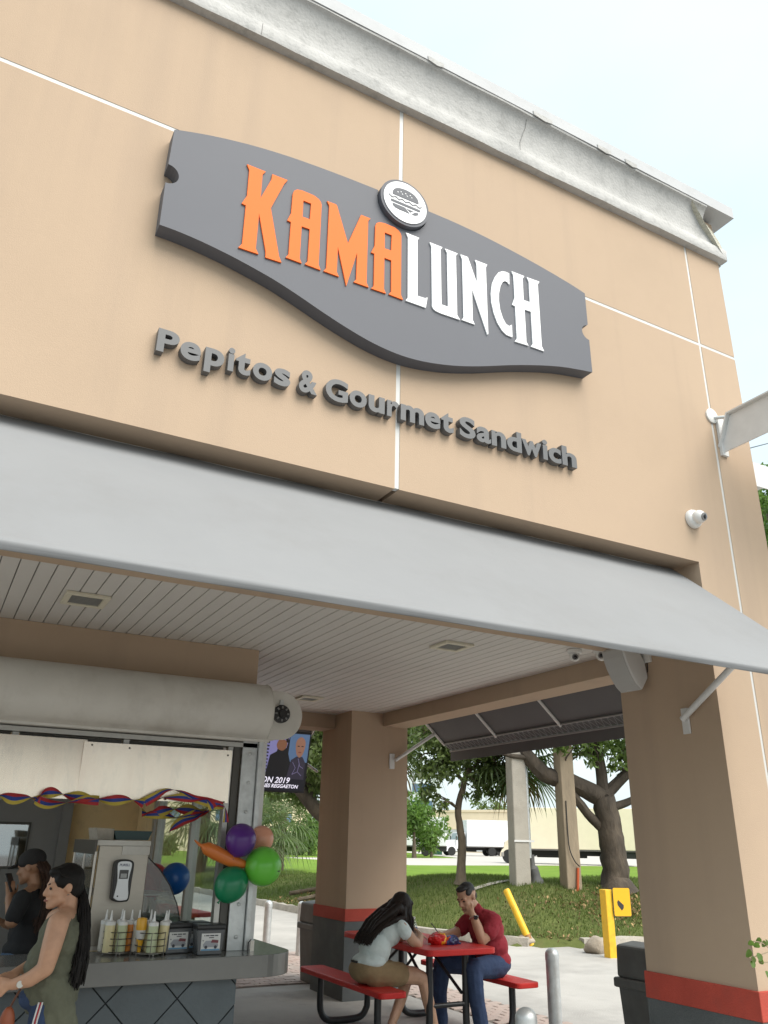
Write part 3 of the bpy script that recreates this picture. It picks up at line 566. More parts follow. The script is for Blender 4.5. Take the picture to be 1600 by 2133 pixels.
# louvred metal sunshades
def sunshade(loc, label, parts, slats):
    t = thing('metal_sunshade', loc, label, 'sunshade', 'louvred metal sunshades')
    for nm, loops, a, b, ax in parts: MB().prism(loops, a, b, ax).obj(nm, WHITEMET, t)
    for s_ in slats: MB().box(*s_).obj('louvre', WHITEMET, t)
sp_ = [(3.605, 4.425), (3.612, 4.47), (3.50, 4.70), (2.45, 4.70), (2.45, 4.425)]
sunshade((4.9, 3.6, 4.4), 'white metal sunshade bracket jutting from the right end of the sign wall', [('side_plate', [sp_], 4.87, 4.882, 'x'), ('flange', [[(3.615, 4.465), (3.503, 4.706), (2.45, 4.706), (2.45, 4.718), (3.51, 4.718), (3.618, 4.48)]], 4.835, 4.90, 'x'), ('side_plate', [sp_], 5.95, 5.962, 'x'), ('front_rail', [[(2.45, 4.45), (2.47, 4.45), (2.47, 4.68), (2.45, 4.68)]], 4.8825, 5.9495, 'x'), ('wall_plate', [[(3.598, 4.40), (3.6195, 4.40), (3.6195, 4.73), (3.598, 4.73)]], 4.85, 4.92, 'x')], [(4.884, 5.949, y, y + .035, 4.58, 4.60) for y in np.arange(2.5, 3.3, .075)])
sunshade((5.3, 4.6, 4.7), 'smaller white louvred sunshade seen past the right edge of the building', [('side_plate', [[(5.222, 4.66), (5.222, 4.86), (5.6, 4.93), (6.6, 4.93), (6.6, 4.70)]], 4.25, 4.262, 'y'), ('wall_plate', [[(5.2205, 4.6), (5.25, 4.6), (5.25, 4.9), (5.2205, 4.9)]], 4.22, 4.245, 'y')], [(5.255 + .08 * i, 5.29 + .08 * i, 4.265, 5.6, 4.78, 4.80) for i in range(15)])
# loudspeaker
t = thing('loudspeaker', (4.30, 4.30, 2.8), 'grey outdoor loudspeaker with a curved cabinet hung on the right pillar', 'speaker')
f = Vector((-.86, -.08, -.50)).normalized(); sd = f.cross(Vector((0, 0, 1))).normalized(); up = sd.cross(f).normalized()
Ms = Matrix(((f.x, sd.x, up.x, 4.31), (f.y, sd.y, up.y, 4.27), (f.z, sd.z, up.z, 2.835), (0, 0, 0, 1)))
gr = [(0.06 - .0 , -.175), (.085, -.12), (.098, -.04), (.098, .04), (.088, .11), (.07, .165)]
MB().prism([[(p_[0], p_[1]) for p_ in gr] + [(-.03, .15), (-.09, .07), (-.10, -.02), (-.06, -.13)]], -.095, .095, 'y').xf(Ms).obj('cabinet', mat('speaker grey', (.62, .62, .61), .55), t, bevel=0.014)
MB().prism([[(p_[0] + .008, p_[1] * .95) for p_ in gr] + [(p_[0] + .001, p_[1] * .95) for p_ in reversed(gr)]], -.088, .088, 'y').xf(Ms).obj('grille', mat('speaker grille', (.50, .50, .49), .7, bump=.5, bscale=400), t)
MB().box(.0695, .073, -.02, .03, -.158, -.150).xf(Ms).obj('maker_plate', WHITEP, t)
tube('bracket_arm', [(4.30, 4.27, 2.92), (4.41, 4.19, 2.95)], .025, WHITEP, t); MB().box(4.415, 4.439, 4.14, 4.24, 2.86, 3.0).obj('bracket', WHITEP, t, bevel=.004)
tube('cable', [(4.33, 4.30, 2.80), (4.40, 4.24, 2.72), (4.435, 4.19, 2.80), (4.436, 4.18, 2.98)], .004, BLACKP, t, 6)

# ================================================================== KIOSK
ki = thing('food_kiosk', (2.2, 6.4, 0), 'walk-up food kiosk with roller shutters and steel hood panels under the canopy', 'kiosk')
MB().box(-1.09, 2.29, 6.48, 6.62, 2.80, 3.118).obj('upper_wall', STUCCO, ki)
MB().box(2.15, 2.29, 6.621, 9.5, 2.80, 3.118).obj('upper_wall', STUCCO, ki)
MB().box(-1.09, 2.14, 6.63, 9.79, 2.815, 2.86).obj('inner_ceiling', mat('white bounce ceiling', (.8, .79, .76), .8), ki)  # unseen ceiling, made white to bounce daylight inside the kiosk
MB().box(-1.09, 2.15, 6.52, 9.69, .013, .03).obj('bounce_floor', mat('pale bounce floor', (.62, .58, .52), .5, var=.05, vscale=4), ki)  # unseen pale floor, added to bounce light onto the back wall
bw = MB().box(1.47, 2.28, 9.80, 9.95, 0, 2.81).obj('back_wall', INWALL, ki)
MB().box(-1.09, 0.30, 9.80, 9.95, 0, 2.81).obj('back_wall', INWALL, ki)
MB().box(0.301, 1.469, 9.80, 9.95, 2.2, 2.81).obj('back_wall', INWALL, ki)
MB().box(-1.17, -1.10, 6.5, 9.79, .014, .87).obj('low_wall', TILE, ki)  # unseen left side, shaped as open windows to let daylight into the kiosk
for y0, y1 in ((6.5, 6.6), (7.62, 7.69), (8.70, 8.77), (9.70, 9.79)): MB().box(-1.17, -1.10, y0, y1, .871, 2.81).obj('mullion', ALU, ki)
dr = MB().prism([[(0.42, 0.0), (1.36, 0.0), (1.36, 2.12), (0.42, 2.12)], [(0.58, 1.32), (1.06, 1.32), (1.06, 1.73), (0.58, 1.73)]], 9.74, 9.79, 'y').obj('door', DOOR, ki)
for a in ((0.30, 0.418, 0, 2.12), (1.362, 1.47, 0, 2.12), (0.30, 1.47, 2.122, 2.2)): MB().box(a[0], a[1], 9.70, 9.80, a[2], a[3]).obj('door_frame', DOOR, dr, bevel=.006)
MB().box(.585, 1.055, 9.762, 9.77, 1.325, 1.725).obj('pane', glass('door glass', (.55, .6, .58), .35), dr)
for a in ((0.565, 1.075, 1.30, 1.32), (0.565, 1.075, 1.73, 1.75), (.565, .58, 1.3205, 1.7295), (1.06, 1.075, 1.3205, 1.7295)): MB().box(a[0], a[1], 9.728, 9.739, a[2], a[3]).obj('glazing_bead', BRONZE, dr)
MB().box(.62, .74, 9.70, 9.735, 1.96, 2.01).obj('door_closer', ALU, dr)
# right-hand side: window frames, low wall, posts
MB().box(2.16, 2.285, 6.52, 9.79, 0, .728).obj('low_wall', TILE, ki)
for y0, y1 in ((6.52, 6.60), (7.62, 7.69), (8.86, 8.93), (9.02, 9.10), (9.40, 9.79)):
    MB().box(2.185, 2.265, y0, y1, .872, 2.799).obj('mullion', ALU if y1 < 9.3 else INWALL, ki, bevel=.004)
MB().box(2.19, 2.26, 9.101, 9.399, 1.45, 2.799).obj('spandrel', INWALL, ki)
for y0, y1, z0, z1 in ((6.60, 7.62, .872, .92), (7.69, 8.86, .872, .92), (6.60, 7.62, 2.2, 2.26), (7.69, 8.86, 2.2, 2.26), (9.1, 9.4, .872, 1.45)):
    MB().box(2.19, 2.26, y0 + .001, y1 - .001, z0, z1).obj('transom', ALU, ki)
for y0, y1 in ((6.602, 7.618), (7.692, 8.858)): MB().box(2.222, 2.228, y0, y1, .921, 2.199).obj('pane', GLASS, ki)
# front header and frames
MB().box(-1.09, 2.10, 6.38, 6.47, 2.30, 2.335).obj('header', CREAMMET, ki)
for x in (-.45, .50, 1.27): MB().box(x - .022, x + .022, 6.385, 6.46, 1.9, 2.299).obj('mullion', ALU, ki)
for x0, x1 in ((-.42, .47), (.53, 1.24), (1.30, 2.03)):
    MB().box(x0, x1, 6.41, 6.45, 2.265, 2.295).obj('track', BRONZE, ki); MB().box(x0, x1, 6.425, 6.43, 1.95, 2.264).obj('pane', glass('dusty glass', (.5, .48, .42), .1), ki)
# corner post: galvanised shutter guide with bolts
po = MB().box(2.165, 2.285, 6.33, 6.345, .873, 2.36).obj('corner_post', GALV, ki)
MB().box(2.29, 2.325, 6.30, 6.40, .873, 2.36).obj('guide_rail', GALV, po); MB().box(2.33, 2.372, 6.345, 6.46, .873, 2.36).obj('guide_rail', WHITEMET, po)
MB().box(2.105, 2.16, 6.36, 6.42, .873, 2.36).obj('guide_rail', BRONZE, po); MB().box(2.06, 2.10, 6.37, 6.44, .873, 2.299).obj('guide_rail', ALU, po)
MB().box(2.17, 2.29, 6.36, 6.46, .874, 2.355).obj('post_core', ALU, po)
for i in range(7):
    MB().lathe([(.014, 0), (.014, .006), (.008, .010), (.0001, .011)], (2.228 + .004 * (i % 2), 6.3295, .96 + i * .215), 12, axis='y').obj('bolt', GALV, po, smooth=True)
# steel hood panels
MB().box(-1.08, 0.985, 6.353, 6.357, 1.865, 2.275).obj('hood_panel', SHEET, ki)
hp = MB().box(-.56, .56, -.0015, .0015, -.195, .195).xf(Matrix.Translation((1.525, 6.347, 2.07)) @ Matrix.Rotation(math.radians(-.4), 4, 'Y') @ Matrix.Rotation(math.radians(2.0), 4, 'X')).obj('hood_panel', SHEET, ki)
for x, z in ((1.02, 2.24), (1.29, 2.235), (2.05, 2.23), (1.0, 1.90), (1.6, 1.888), (2.05, 1.885)): MB().lathe([(.007, 0), (.004, .004), (.0001, .0045)], (x, 6.335, z), 8, axis='y').obj('rivet', BRONZE, hp)
# roller shutter boxes
sec_ = [(6.478, 2.345), (6.42, 2.335)] + [(6.40 + .245 * math.cos(math.radians(a)), 2.575 + .238 * math.sin(math.radians(a))) for a in range(265, 84, -9)] + [(6.478, 2.812)]
sb = MB().prism([sec_], -1.09, 2.335, 'x').obj('shutter_box', CREAMMET, ki, smooth=True)
MB().box(-1.09, 2.33, 6.20, 6.205, 2.335, 2.352).obj('box_lip', CREAMMET, sb)
rim = [(y + (.012 if y < 6.4 else 0), z) for y, z in sec_]
MB().prism([[(6.40 + (p_[0] - 6.40) * 1.015, 2.575 + (p_[1] - 2.575) * 1.015) for p_ in sec_]], 2.336, 2.342, 'x').obj('end_cap', CREAMMET, sb)
MB().box(-1.09, 2.33, 6.33, 6.40, 2.30, 2.333).obj('bottom_slat', ALU, sb)
pl_ = MB().prism([[(2.343, 2.375)] + arc((2.475, 2.575), .195, -90, 90, 16) + [(2.343, 2.77)]], 6.36, 6.375, 'y').obj('side_shutter_plate', CREAMMET, ki, label='rounded end plate of the side shutter with a black winder', bevel=.003)
MB().prism([[(2.345, 2.39)] + arc((2.475, 2.575), .18, -90, 90, 14) + [(2.345, 2.755)]], 6.376, 9.5, 'y').obj('side_shutter_box', CREAMMET, ki, smooth=True)
mo = MB().lathe([(.073, 0), (.073, .03), (.06, .038), (.03, .038), (.028, .05), (.0001, .05)], (2.475, 6.359, 2.585), 24, axis='y').obj('winder_disc', BLACKP, pl_, smooth=True)
for a in range(0, 360, 45): MB().box(-.006, .006, -.044, -.037, .042, .062).xf(Matrix.Translation((2.475, 6.359, 2.585)) @ Matrix.Rotation(math.radians(a), 4, 'Y')).obj('lug', mat('grey plastic', (.2, .2, .2), .4), mo)
MB().box(2.46, 2.49, 6.343, 6.359, 2.655, 2.70).obj('latch', GALV, pl_)
# light inner side wall behind case
# ------------------------------------------------------------------ counter
ct = thing('service_counter', (1.5, 6.2, 0), 'grey counter with a rounded corner and diagonal slate tiles below', 'counter')
top = [(-1.09, 6.035)] + [(2.33, 6.035)] + arc((2.33, 6.335), .30, -90, 0, 10)[1:] + [(2.63, 9.6), (2.17, 9.6), (2.17, 6.52), (2.10, 6.48), (2.10, 6.62), (-1.09, 6.62)]
MB().prism([top], .732, .871, 'z').obj('counter_top', COUNTER, ct, bevel=.004)
MB().box(-1.09, 2.195, 6.16, 6.5, 0, .7315).obj('base', GROUT, ct)
d = .235; rows = MB()
def clip(poly, ax, v, keep_lo):
    o_ = []
    for i in range(len(poly)):
        a, b = poly[i], poly[(i + 1) % len(poly)]; ia = (a[ax] <= v) == keep_lo; ib = (b[ax] <= v) == keep_lo
        if ia: o_.append(a)
        if ia != ib: tt = (v - a[ax]) / (b[ax] - a[ax]); o_.append((a[0] + (b[0] - a[0]) * tt, a[1] + (b[1] - a[1]) * tt))
    return o_
for i in range(-4, 14):
    for j in range(-1, 5):
        cx = 2.02 - i * d * 1.0; cz = .62 - j * d
        if (i + j) % 2: continue
        q = [(cx - d + .006, cz), (cx, cz - d + .006), (cx + d - .006, cz), (cx, cz + d - .006)]
        for ax, v, lo in ((0, 2.195, True), (0, -1.0, False), (1, .728, True), (1, .01, False)):
            q = clip(q, ax, v, lo) if len(q) >= 3 else []
        if len(q) >= 3: MB().prism([q], 6.150, 6.1595, 'y').obj('tile', TILE, ct, bevel=.0015)
# ------------------------------------------------------------------ display case
dc = thing('food_display_case', (1.5, 6.9, .87), 'small stainless food case with curved glass on the counter', 'display case')
X0, X1 = 1.235, 1.56
MB().prism([[(X0, .9), (1.60, .9), (1.60, 1.49), (1.60, 1.56), (X0, 1.56)]], 6.66, 6.675, 'y').obj('end_panel', mat('brushed end panel', (.42, .385, .335), .42, .75, var=.08, vscale=3, stretch=(1, 1, 5), dirt=((.3, .27, .23), .5, 3)), dc, bevel=.003)
glc = [(1.60, 1.485), (1.70, 1.40), (1.79, 1.29), (1.86, 1.16), (1.91, 1.0), (1.935, .9)]
MB().prism([[(1.602, .9), (1.602, 1.48)] + glc[1:]], 6.665, 6.670, 'y').obj('end_glass', glass('case glass', (.72, .75, .73), .12), dc)
MB().prism([glc + [(x + .006, z + .003) for x, z in reversed(glc)]], 6.672, 7.6, 'y').obj('curved_glass', glass('case glass 2', (.8, .83, .8), .08), dc)
tube('glass_edge', [(x, 6.667, z) for x, z in glc], .004, BLACKP, dc, 6)
MB().box(X0 - .02, 1.61, 6.66, 7.62, 1.561, 1.60).obj('top_panel', CREAMMET, dc, bevel=.003)
MB().box(1.40, 1.605, 6.65, 7.6, 1.50, 1.56).obj('header_trim', CREAMMET, dc)
MB().box(X0 - .035, X0 - .021, 6.655, 7.6, 1.50, 1.60).obj('rear_trim', BRONZE, dc)
for y in (6.66, 7.1, 7.58): tube('rear_post', [(X0 - .02, y, .9), (X0 - .02, y, 1.52)], .011, STEEL, dc)
MB().box(X0 - .022, X0 - .018, 6.67, 7.57, .92, 1.50).obj('rear_glass', glass('case glass', (.72, .75, .73), .12), dc)
for z in (1.05, 1.22): MB().box(1.25, 1.80, 6.69, 7.58, z, z + .012).obj('shelf', WHITEMET, dc)
MB().box(1.20, 1.94, 6.655, 7.62, .872, .899).obj('base_tray', STEEL, dc)
# soap dispenser on the end panel
ds = thing('sanitizer_dispenser', (1.41, 6.65, 1.2), 'black and silver hand sanitizer dispenser on the steel case end', 'dispenser')
MB().prism([smooth_line([(-.062, -.12), (-.066, 0), (-.07, .10), (-.055, .135), (0, .145), (.055, .135), (.07, .10), (.066, 0), (.062, -.12), (.03, -.137), (-.03, -.137), (-.062, -.12)], 3)[:-1]], -.085, 0, 'y').xf(Matrix.Translation((1.415, 6.659, 1.325))).obj('housing', BLACKP, ds, bevel=.006)
MB().prism([smooth_line([(-.052, -.11), (-.040, 0), (-.052, .10), (-.04, .128), (0, .134), (.04, .128), (.052, .10), (.040, 0), (.052, -.11), (.02, -.128), (-.02, -.128), (-.052, -.11)], 3)[:-1]], -.092, -.086, 'y').xf(Matrix.Translation((1.415, 6.659, 1.325))).obj('front_plate', mat('silver plastic', (.52, .53, .54), .3, .6), ds, bevel=.002)
MB().box(-.032, .032, -.096, -.0925, .015, .075).xf(Matrix.Translation((1.415, 6.659, 1.325))).obj('sight_window', mat('smoke window', (.07, .07, .07), .1), ds)
MB().box(-.022, .022, -.0975, -.0962, .022, .05).xf(Matrix.Translation((1.415, 6.659, 1.325))).obj('refill', mat('refill', (.35, .36, .36), .2), ds)
me = text_mesh('PURELL', .023, .0, .0004, .25); co = [v.co.x for v in me.vertices]; mesh_xf(me, Matrix.Translation((1.415, 6.5655, 1.425)) @ Matrix.Rotation(math.pi / 2, 4, 'X') @ Matrix.Translation((-(max(co) + min(co)) / 2, 0, 0))); me.materials.clear(); link('logo', me, mat('logo blue', (.02, .025, .09), .5), ds)
MB().lathe([(.006, 0), (.0001, .002)], (1.39, 6.566, 1.225), 10, axis='y').obj('sensor', BLACKP, ds)
# serving trays on top of the case
tr = thing('serving_tray', (1.43, 6.9, 1.6), 'dark green plastic tray with a paper stack on the food case', 'tray')
MB().prism([[(1.36, 1.603), (1.60, 1.603), (1.625, 1.668), (1.338, 1.668)]], 6.72, 7.2, 'y').obj('tray', mat('green plastic', (.012, .05, .05), .4), tr)
MB().prism([[(1.23, 1.602), (1.345, 1.602), (1.342, 1.68), (1.21, 1.685)]], 6.75, 7.1, 'y').obj('paper_stack', mat('paper', (.42, .38, .32), .9, var=.15, vscale=20), tr)
# ------------------------------------------------------------------ sauce bottles in wire racks
SAUCE = {'cream': (.72, .63, .36), 'pale green': (.50, .55, .34), 'orange': (.72, .26, .05), 'off-white': (.62, .58, .5), 'mustard': (.72, .38, .03)}
def wire_rack(x, y, r, n, label):
    t = thing('wire_rack', (x, y, .872), label, 'rack', 'chrome sauce racks', local=True)
    b = MB()
    for z in (.02, .06, .10, .14): b.tube([(r * math.cos(a), r * math.sin(a), z) for a in [i * 2 * math.pi / 28 for i in range(29)]], .0030, 5)
    b.obj('hoops', mat('dark chrome', (.16, .15, .14), .3, .9), t, smooth=True)
    for i in range(6):
        a = i * math.pi / 3 + .3; tube('upright', [(r * math.cos(a), r * math.sin(a), .0), (r * math.cos(a), r * math.sin(a), .142)], .0030, mat('dark chrome', (.16, .15, .14), .3, .9), t, 5)
    for i in range(3):
        a = i * 2 * math.pi / 3 + .5; MB().lathe([(.0001, 0), (.006, .004), (.006, .009), (.0001, .013)], (r * math.cos(a) * 1.05, r * math.sin(a) * 1.05, 0), 8).obj('foot', STEEL, t)
    MB().lathe([(r, .014), (r, .016)], n=24).obj('base_plate', STEEL, t)
wire_rack(1.405, 6.43, .105, 6, 'left of the two chrome wire racks of sauce bottles')
wire_rack(1.605, 6.31, .105, 6, 'right of the two chrome wire racks of sauce bottles')
def bottle(x, y, colr, label, h=.19, z0=.8885, tilt=0):
    t = thing('sauce_bottle', (x, y, z0), label, 'bottle', 'squeeze bottles of sauce', local=True); t.rotation_euler = (0, tilt, 0)
    c = SAUCE[colr]
    MB().lathe([(.0315, 0), (.034, .006), (.034, h * .42), (.0325, h * .5), (.034, h * .58), (.034, h * .86), (.033, h * .88)], n=18).obj('sauce_fill', mat('sauce ' + colr, c, .35, var=.05, vscale=20), t, smooth=True)
    cp = MB().lathe([(.0345, h * .88), (.0345, h * .985), (.031, h), (.012, h * 1.04), (.009, h * 1.10), (.0035, h * 1.36), (.0001, h * 1.37)], n=18).obj('nozzle_cap', mat('bottle white', (.74, .74, .72), .35), t, smooth=True)
for i, (dx, dy, c, lb) in enumerate([(-.075, -.045, 'cream', 'front cream sauce bottle in the left wire rack'), (-.09, .045, 'off-white', 'rear off-white bottle in the left wire rack'), (.005, -.07, 'pale green', 'pale green sauce bottle at the front of the left rack'), (.072, -.02, 'orange', 'orange sauce bottle at the right side of the left rack'), (.02, .055, 'cream', 'hidden cream bottle at the back of the left rack')]): bottle(1.405 + dx, 6.43 + dy, c, lb)
for i, (dx, dy, c, lb, tl) in enumerate([(-.012, -.072, 'pale green', 'pale green sauce bottle at the front of the right rack', 0), (.066, -.035, 'cream', 'cream sauce bottle at the front right of the right rack', .06), (.09, .05, 'off-white', 'leaning off-white bottle at the right of the right rack', .12), (-.085, .06, 'off-white', 'pale bottle at the back left of the right rack', 0), (.0, .07, 'cream', 'cream bottle at the back of the right rack', 0)]): bottle(1.605 + dx, 6.31 + dy, c, lb, tilt=tl)
t = thing('mustard_bottle', (1.523, 6.29, .8885), 'upside-down mustard bottle at the left of the right rack', 'bottle', 'squeeze bottles of sauce', local=True)
MB().lathe([(.012, 0), (.013, .03), (.02, .05), (.03, .11), (.036, .15), (.036, .2), (.03, .215), (.0001, .22)], n=18).obj('sauce_fill', mat('sauce mustard', SAUCE['mustard'], .3), t, smooth=True)
MB().lathe([(.026, .085), (.0305, .11), (.0345, .14), (.0345, .145)], n=18).obj('paper_label', mat('label pale', (.6, .58, .55), .6), t, smooth=True)
# ------------------------------------------------------------------ napkin boxes with a van picture
def napkin_box(x, y, rz, label):
    t = thing('napkin_box', (x, y, .872), label, 'box', 'black-lidded clear boxes', local=True); t.rotation_euler = (0, 0, rz)
    MB().prism([[(-.085, 0), (.085, 0), (.098, .16), (-.098, .16)]], -.07, .07, 'y').obj('tub', mat('smoked acrylic', (.10, .105, .11), .12, spec=.6), t, bevel=.008)
    MB().box(-.105, .105, -.078, .078, .161, .19).obj('lid', BLACKP, t, bevel=.008)
    lb = MB().box(-.068, .068, -.0745, -.072, .028, .135).obj('sticker', mat('sticker white', (.66, .66, .64), .6), t)
    dk = mat('print dark', (.05, .05, .06), .6); gr_ = mat('print grey', (.33, .34, .37), .6); rd = mat('print maroon', (.18, .05, .06), .6); bl_ = mat('print blue', (.12, .3, .48), .6)
    MB().prism([[(-.05, .05), (.05, .05), (.055, .06), (.05, .072), (.02, .075), (.005, .09), (-.035, .09), (-.047, .075), (-.055, .068)]], -.0762, -.0748, 'y').obj('van_print', gr_, lb)
    MB().prism([[(.0, .078), (.052, .074), (.054, .092), (.008, .097)]], -.0775, -.0764, 'y').obj('van_print', rd, lb)
    for cx in (-.033, .035): MB().prism([arc((cx, .05), .0105, 0, 330, 11)], -.0785, -.0765, 'y').obj('van_print', dk, lb)
    MB().prism([[(-.062, .095), (-.055, .086), (-.048, .095), (-.055, .092)]], -.0762, -.0748, 'y').obj('mark_print', dk, lb)
    MB().box(-.066, .066, -.0762, -.0748, .029, .038).obj('band_print', bl_, lb)
    x_ = -.05
    for wd in (.006, .026, .03, .022): MB().box(x_, x_ + wd, -.0762, -.0748, .118, .125).obj('line_print', dk, lb); x_ += wd + .005
    MB().box(-.015, .02, -.0762, -.0748, .106, .111).obj('line_print', dk, lb)
napkin_box(1.79, 6.37, .05, 'clear box with a black lid and van sticker, next to the sauce racks')
napkin_box(1.985, 6.22, -.03, 'clear box with a black lid and van sticker, nearest the steel post')
napkin_box(1.93, 6.42, .1, 'black-lidded box half hidden behind the other two')
t = thing('card_holder', (2.33, 6.26, .872), 'small steel clip holder on the counter beside the post', 'holder')
MB().box(2.315, 2.345, 6.25, 6.262, .872, .94).obj('plate', STEEL, t); tube('clip', [(2.30, 6.25, .873), (2.30, 6.25, .93), (2.32, 6.25, .95)], .004, BLACKP, t)
# small sign holder and cup seen on the side counter
t = thing('menu_holder', (2.45, 7.3, .872), 'small clear holder with brown cards on the side counter', 'holder')
MB().box(2.38, 2.52, 7.28, 7.34, .872, 1.0).obj('cards', mat('brown cards', (.24, .15, .11), .6, col2=(.5, .46, .44), vscale=18), t)
MB().box(2.37, 2.53, 7.27, 7.35, 1.001, 1.012).obj('lid', BLACKP, t)

# ================================================================== TELEVISION
tv = thing('television', (3.1, 8.6, 2.1), 'flat television hanging from the ceiling showing a reggaeton poster', 'television')
Mt = Matrix.Translation((3.14, 8.55, 2.42)) @ Matrix.Rotation(math.radians(12), 4, 'X')
MB().box(-.55, .55, 0, .05, -.325, .325).xf(Mt).obj('frame', BLACKP, tv, bevel=.006)
def em(name, c, s_=.3): return mat(name, c, .3, emit=(c, s_))
sc_ = MB().box(-.53, .53, -.004, -.001, -.305, .305).xf(Mt).obj('screen', em('screen dark', (.012, .012, .018)), tv)
def scr(loops, nm, c, dy, s_=.3): MB().prism(loops, -.0042 - dy - .0006, -.0042 - dy, 'y').xf(Mt).obj('picture', em(nm, c, s_), sc_)
scr([[(-.53, .30), (.30, .30), (.24, .0), (.12, -.12), (-.53, -.12)]], 'scr lilac', (.23, .22, .45), .0)
scr([[(.30, .30), (.53, .30), (.53, .0), (.30, .0)]], 'scr blue', (.10, .17, .30), .0)
for i in range(9):
    for j in range(4): scr([[(-.10 + .045 * j + .01 * (i % 2), .18 - i * .035), (-.065 + .045 * j, .18 - i * .035), (-.065 + .045 * j, .196 - i * .035), (-.10 + .045 * j, .2 - i * .035)]], 'scr dark', (.02, .018, .03), .001)
# two generic figures: one in profile with a cap, one facing front
scr([[(.06, -.16), (.09, .06), (.16, .10), (.17, .14), (.27, .14), (.30, .08), (.33, .0), (.33, -.16)]], 'scr black', (.012, .012, .014), .002)
scr([smooth_line([(.165, .13), (.15, .17), (.17, .22), (.23, .23), (.27, .2), (.26, .14), (.22, .11), (.165, .13)], 3)[:-1]], 'scr skin', (.22, .10, .055), .003)
scr([[(.12, .225), (.17, .225), (.19, .285), (.27, .285), (.29, .2), (.26, .2), (.25, .235), (.17, .245)]], 'scr black', (.012, .012, .014), .004)
scr([[(.31, -.18), (.34, .02), (.40, .06), (.47, .06), (.51, .0), (.515, -.18)]], 'scr suit', (.035, .03, .05), .003)
scr([smooth_line([(.395, .08), (.375, .16), (.38, .23), (.43, .27), (.48, .23), (.485, .16), (.465, .08), (.43, .05), (.395, .08)], 3)[:-1]], 'scr skin2', (.30, .15, .10), .004)
for x_ in (.395, .442): scr([[(x_, .165), (x_ + .025, .165), (x_ + .025, .175), (x_, .175)]], 'scr black', (.012, .012, .014), .005)
scr([[(.41, .10), (.45, .10), (.445, .112), (.415, .112)]], 'scr lip', (.2, .06, .05), .005)
for pth in ([(.36, .0), (.40, -.06), (.37, -.13)], [(.42, .04), (.45, -.04), (.49, -.06)], [(.37, -.13), (.43, -.10), (.48, -.14)], [(.43, -.10), (.44, -.02)]):
    MB().tube([Mt @ Vector((a, -.011, b)) for a, b in pth], .004, 4).obj('picture', em('scr violet', (.17, .15, .26)), sc_)
for tx, sz, px, pz in (('ON 2019', .085, .02, -.225), ('ONES REGGAETON', .052, .00, -.275)):
    me = text_mesh(tx, sz, 0, .0012, .22); mesh_xf(me, Mt @ Matrix.Translation((px, -.010, pz)) @ Matrix.Rotation(math.pi / 2, 4, 'X')); me.materials.clear(); link('caption', me, em('scr text', (.5, .48, .55), .8), sc_)
tube('ceiling_pole', [(3.14, 8.62, 2.6), (3.14, 8.62, 3.12)], .02, BLACKP, tv)

# ================================================================== BALLOONS
def balloon(c, r, colr, label, ang=0.0, stretch=1.12):
    t = thing('balloon', c, label, 'balloon', 'party balloons at the corner post', local=True); t.rotation_euler = (0, ang, .3)
    prof = [(.0001, -r * stretch * 1.02), (r * .10, -r * stretch * .99)] + [(r * math.sin(a) * (1 - .05 * math.cos(a)), -r * stretch * math.cos(a)) for a in [i * math.pi / 16 for i in range(1, 16)]] + [(.0001, r * stretch)]
    MB().lathe(prof, n=32).obj('skin', mat('balloon ' + label.split()[0], colr, .28, spec=.5), t, smooth=True)
    MB().lathe([(.006, -r * stretch - .001), (.004, -r * stretch - .012), (.011, -r * stretch - .022), (.0001, -r * stretch - .02)], n=10).obj('knot', mat('balloon ' + label.split()[0], colr, .28), t, smooth=True)
    return t
balloon((2.136, 6.13, 1.615), .112, (.085, .020, .20), 'purple balloon at the top of the cluster on the steel post', .4, 1.06)
lg_ = balloon((2.325, 6.12, 1.44), .137, (.13, .52, .05), 'lime green balloon at the right of the cluster', -1.2, 1.0)
MB().box(-.014, .014, -.1385, -.1365, -.003, .004).xf(Matrix.Rotation(-.25, 4, 'Z') @ Matrix.Rotation(1.2, 4, 'Y') @ Matrix.Rotation(.45, 4, 'Z')).obj('print', BLACKP, lg_)
balloon((2.097, 6.15, 1.318), .117, (.008, .20, .085), 'dark green balloon at the bottom of the cluster', .7, 1.12)
balloon((2.36, 6.30, 1.625), .095, (.72, .34, .22), 'peach balloon peeking out behind the purple one', .2, 1.05)
balloon((1.93, 7.05, 1.32), .115, (.015, .12, .42), 'blue balloon behind the curved glass case', .2, 1.05)
balloon((1.80, 7.25, 1.30), .125, (.55, .03, .03), 'red balloon seen through the food case glass', -.3, 1.05)
t = thing('balloon', (2.0, 6.14, 1.5), 'orange long balloon pointing left from the cluster', 'balloon', 'party balloons at the corner post')
pts = smooth_line([(1.795, 6.15, 1.612), (1.835, 6.15, 1.583), (1.86, 6.15, 1.572), (1.90, 6.15, 1.555), (1.96, 6.15, 1.53), (2.03, 6.15, 1.50), (2.11, 6.15, 1.47), (2.19, 6.15, 1.452), (2.24, 6.15, 1.446)], 3)
rad = np.interp(np.linspace(0, 1, len(pts)), [0, .1, .2, .26, .34, .5, .7, .85, 1], [.004, .010, .012, .022, .044, .050, .046, .030, .006]).tolist()
MB().tube(pts, rad, 20).obj('skin', mat('balloon orange', (.62, .17, .03), .28), t, smooth=True)

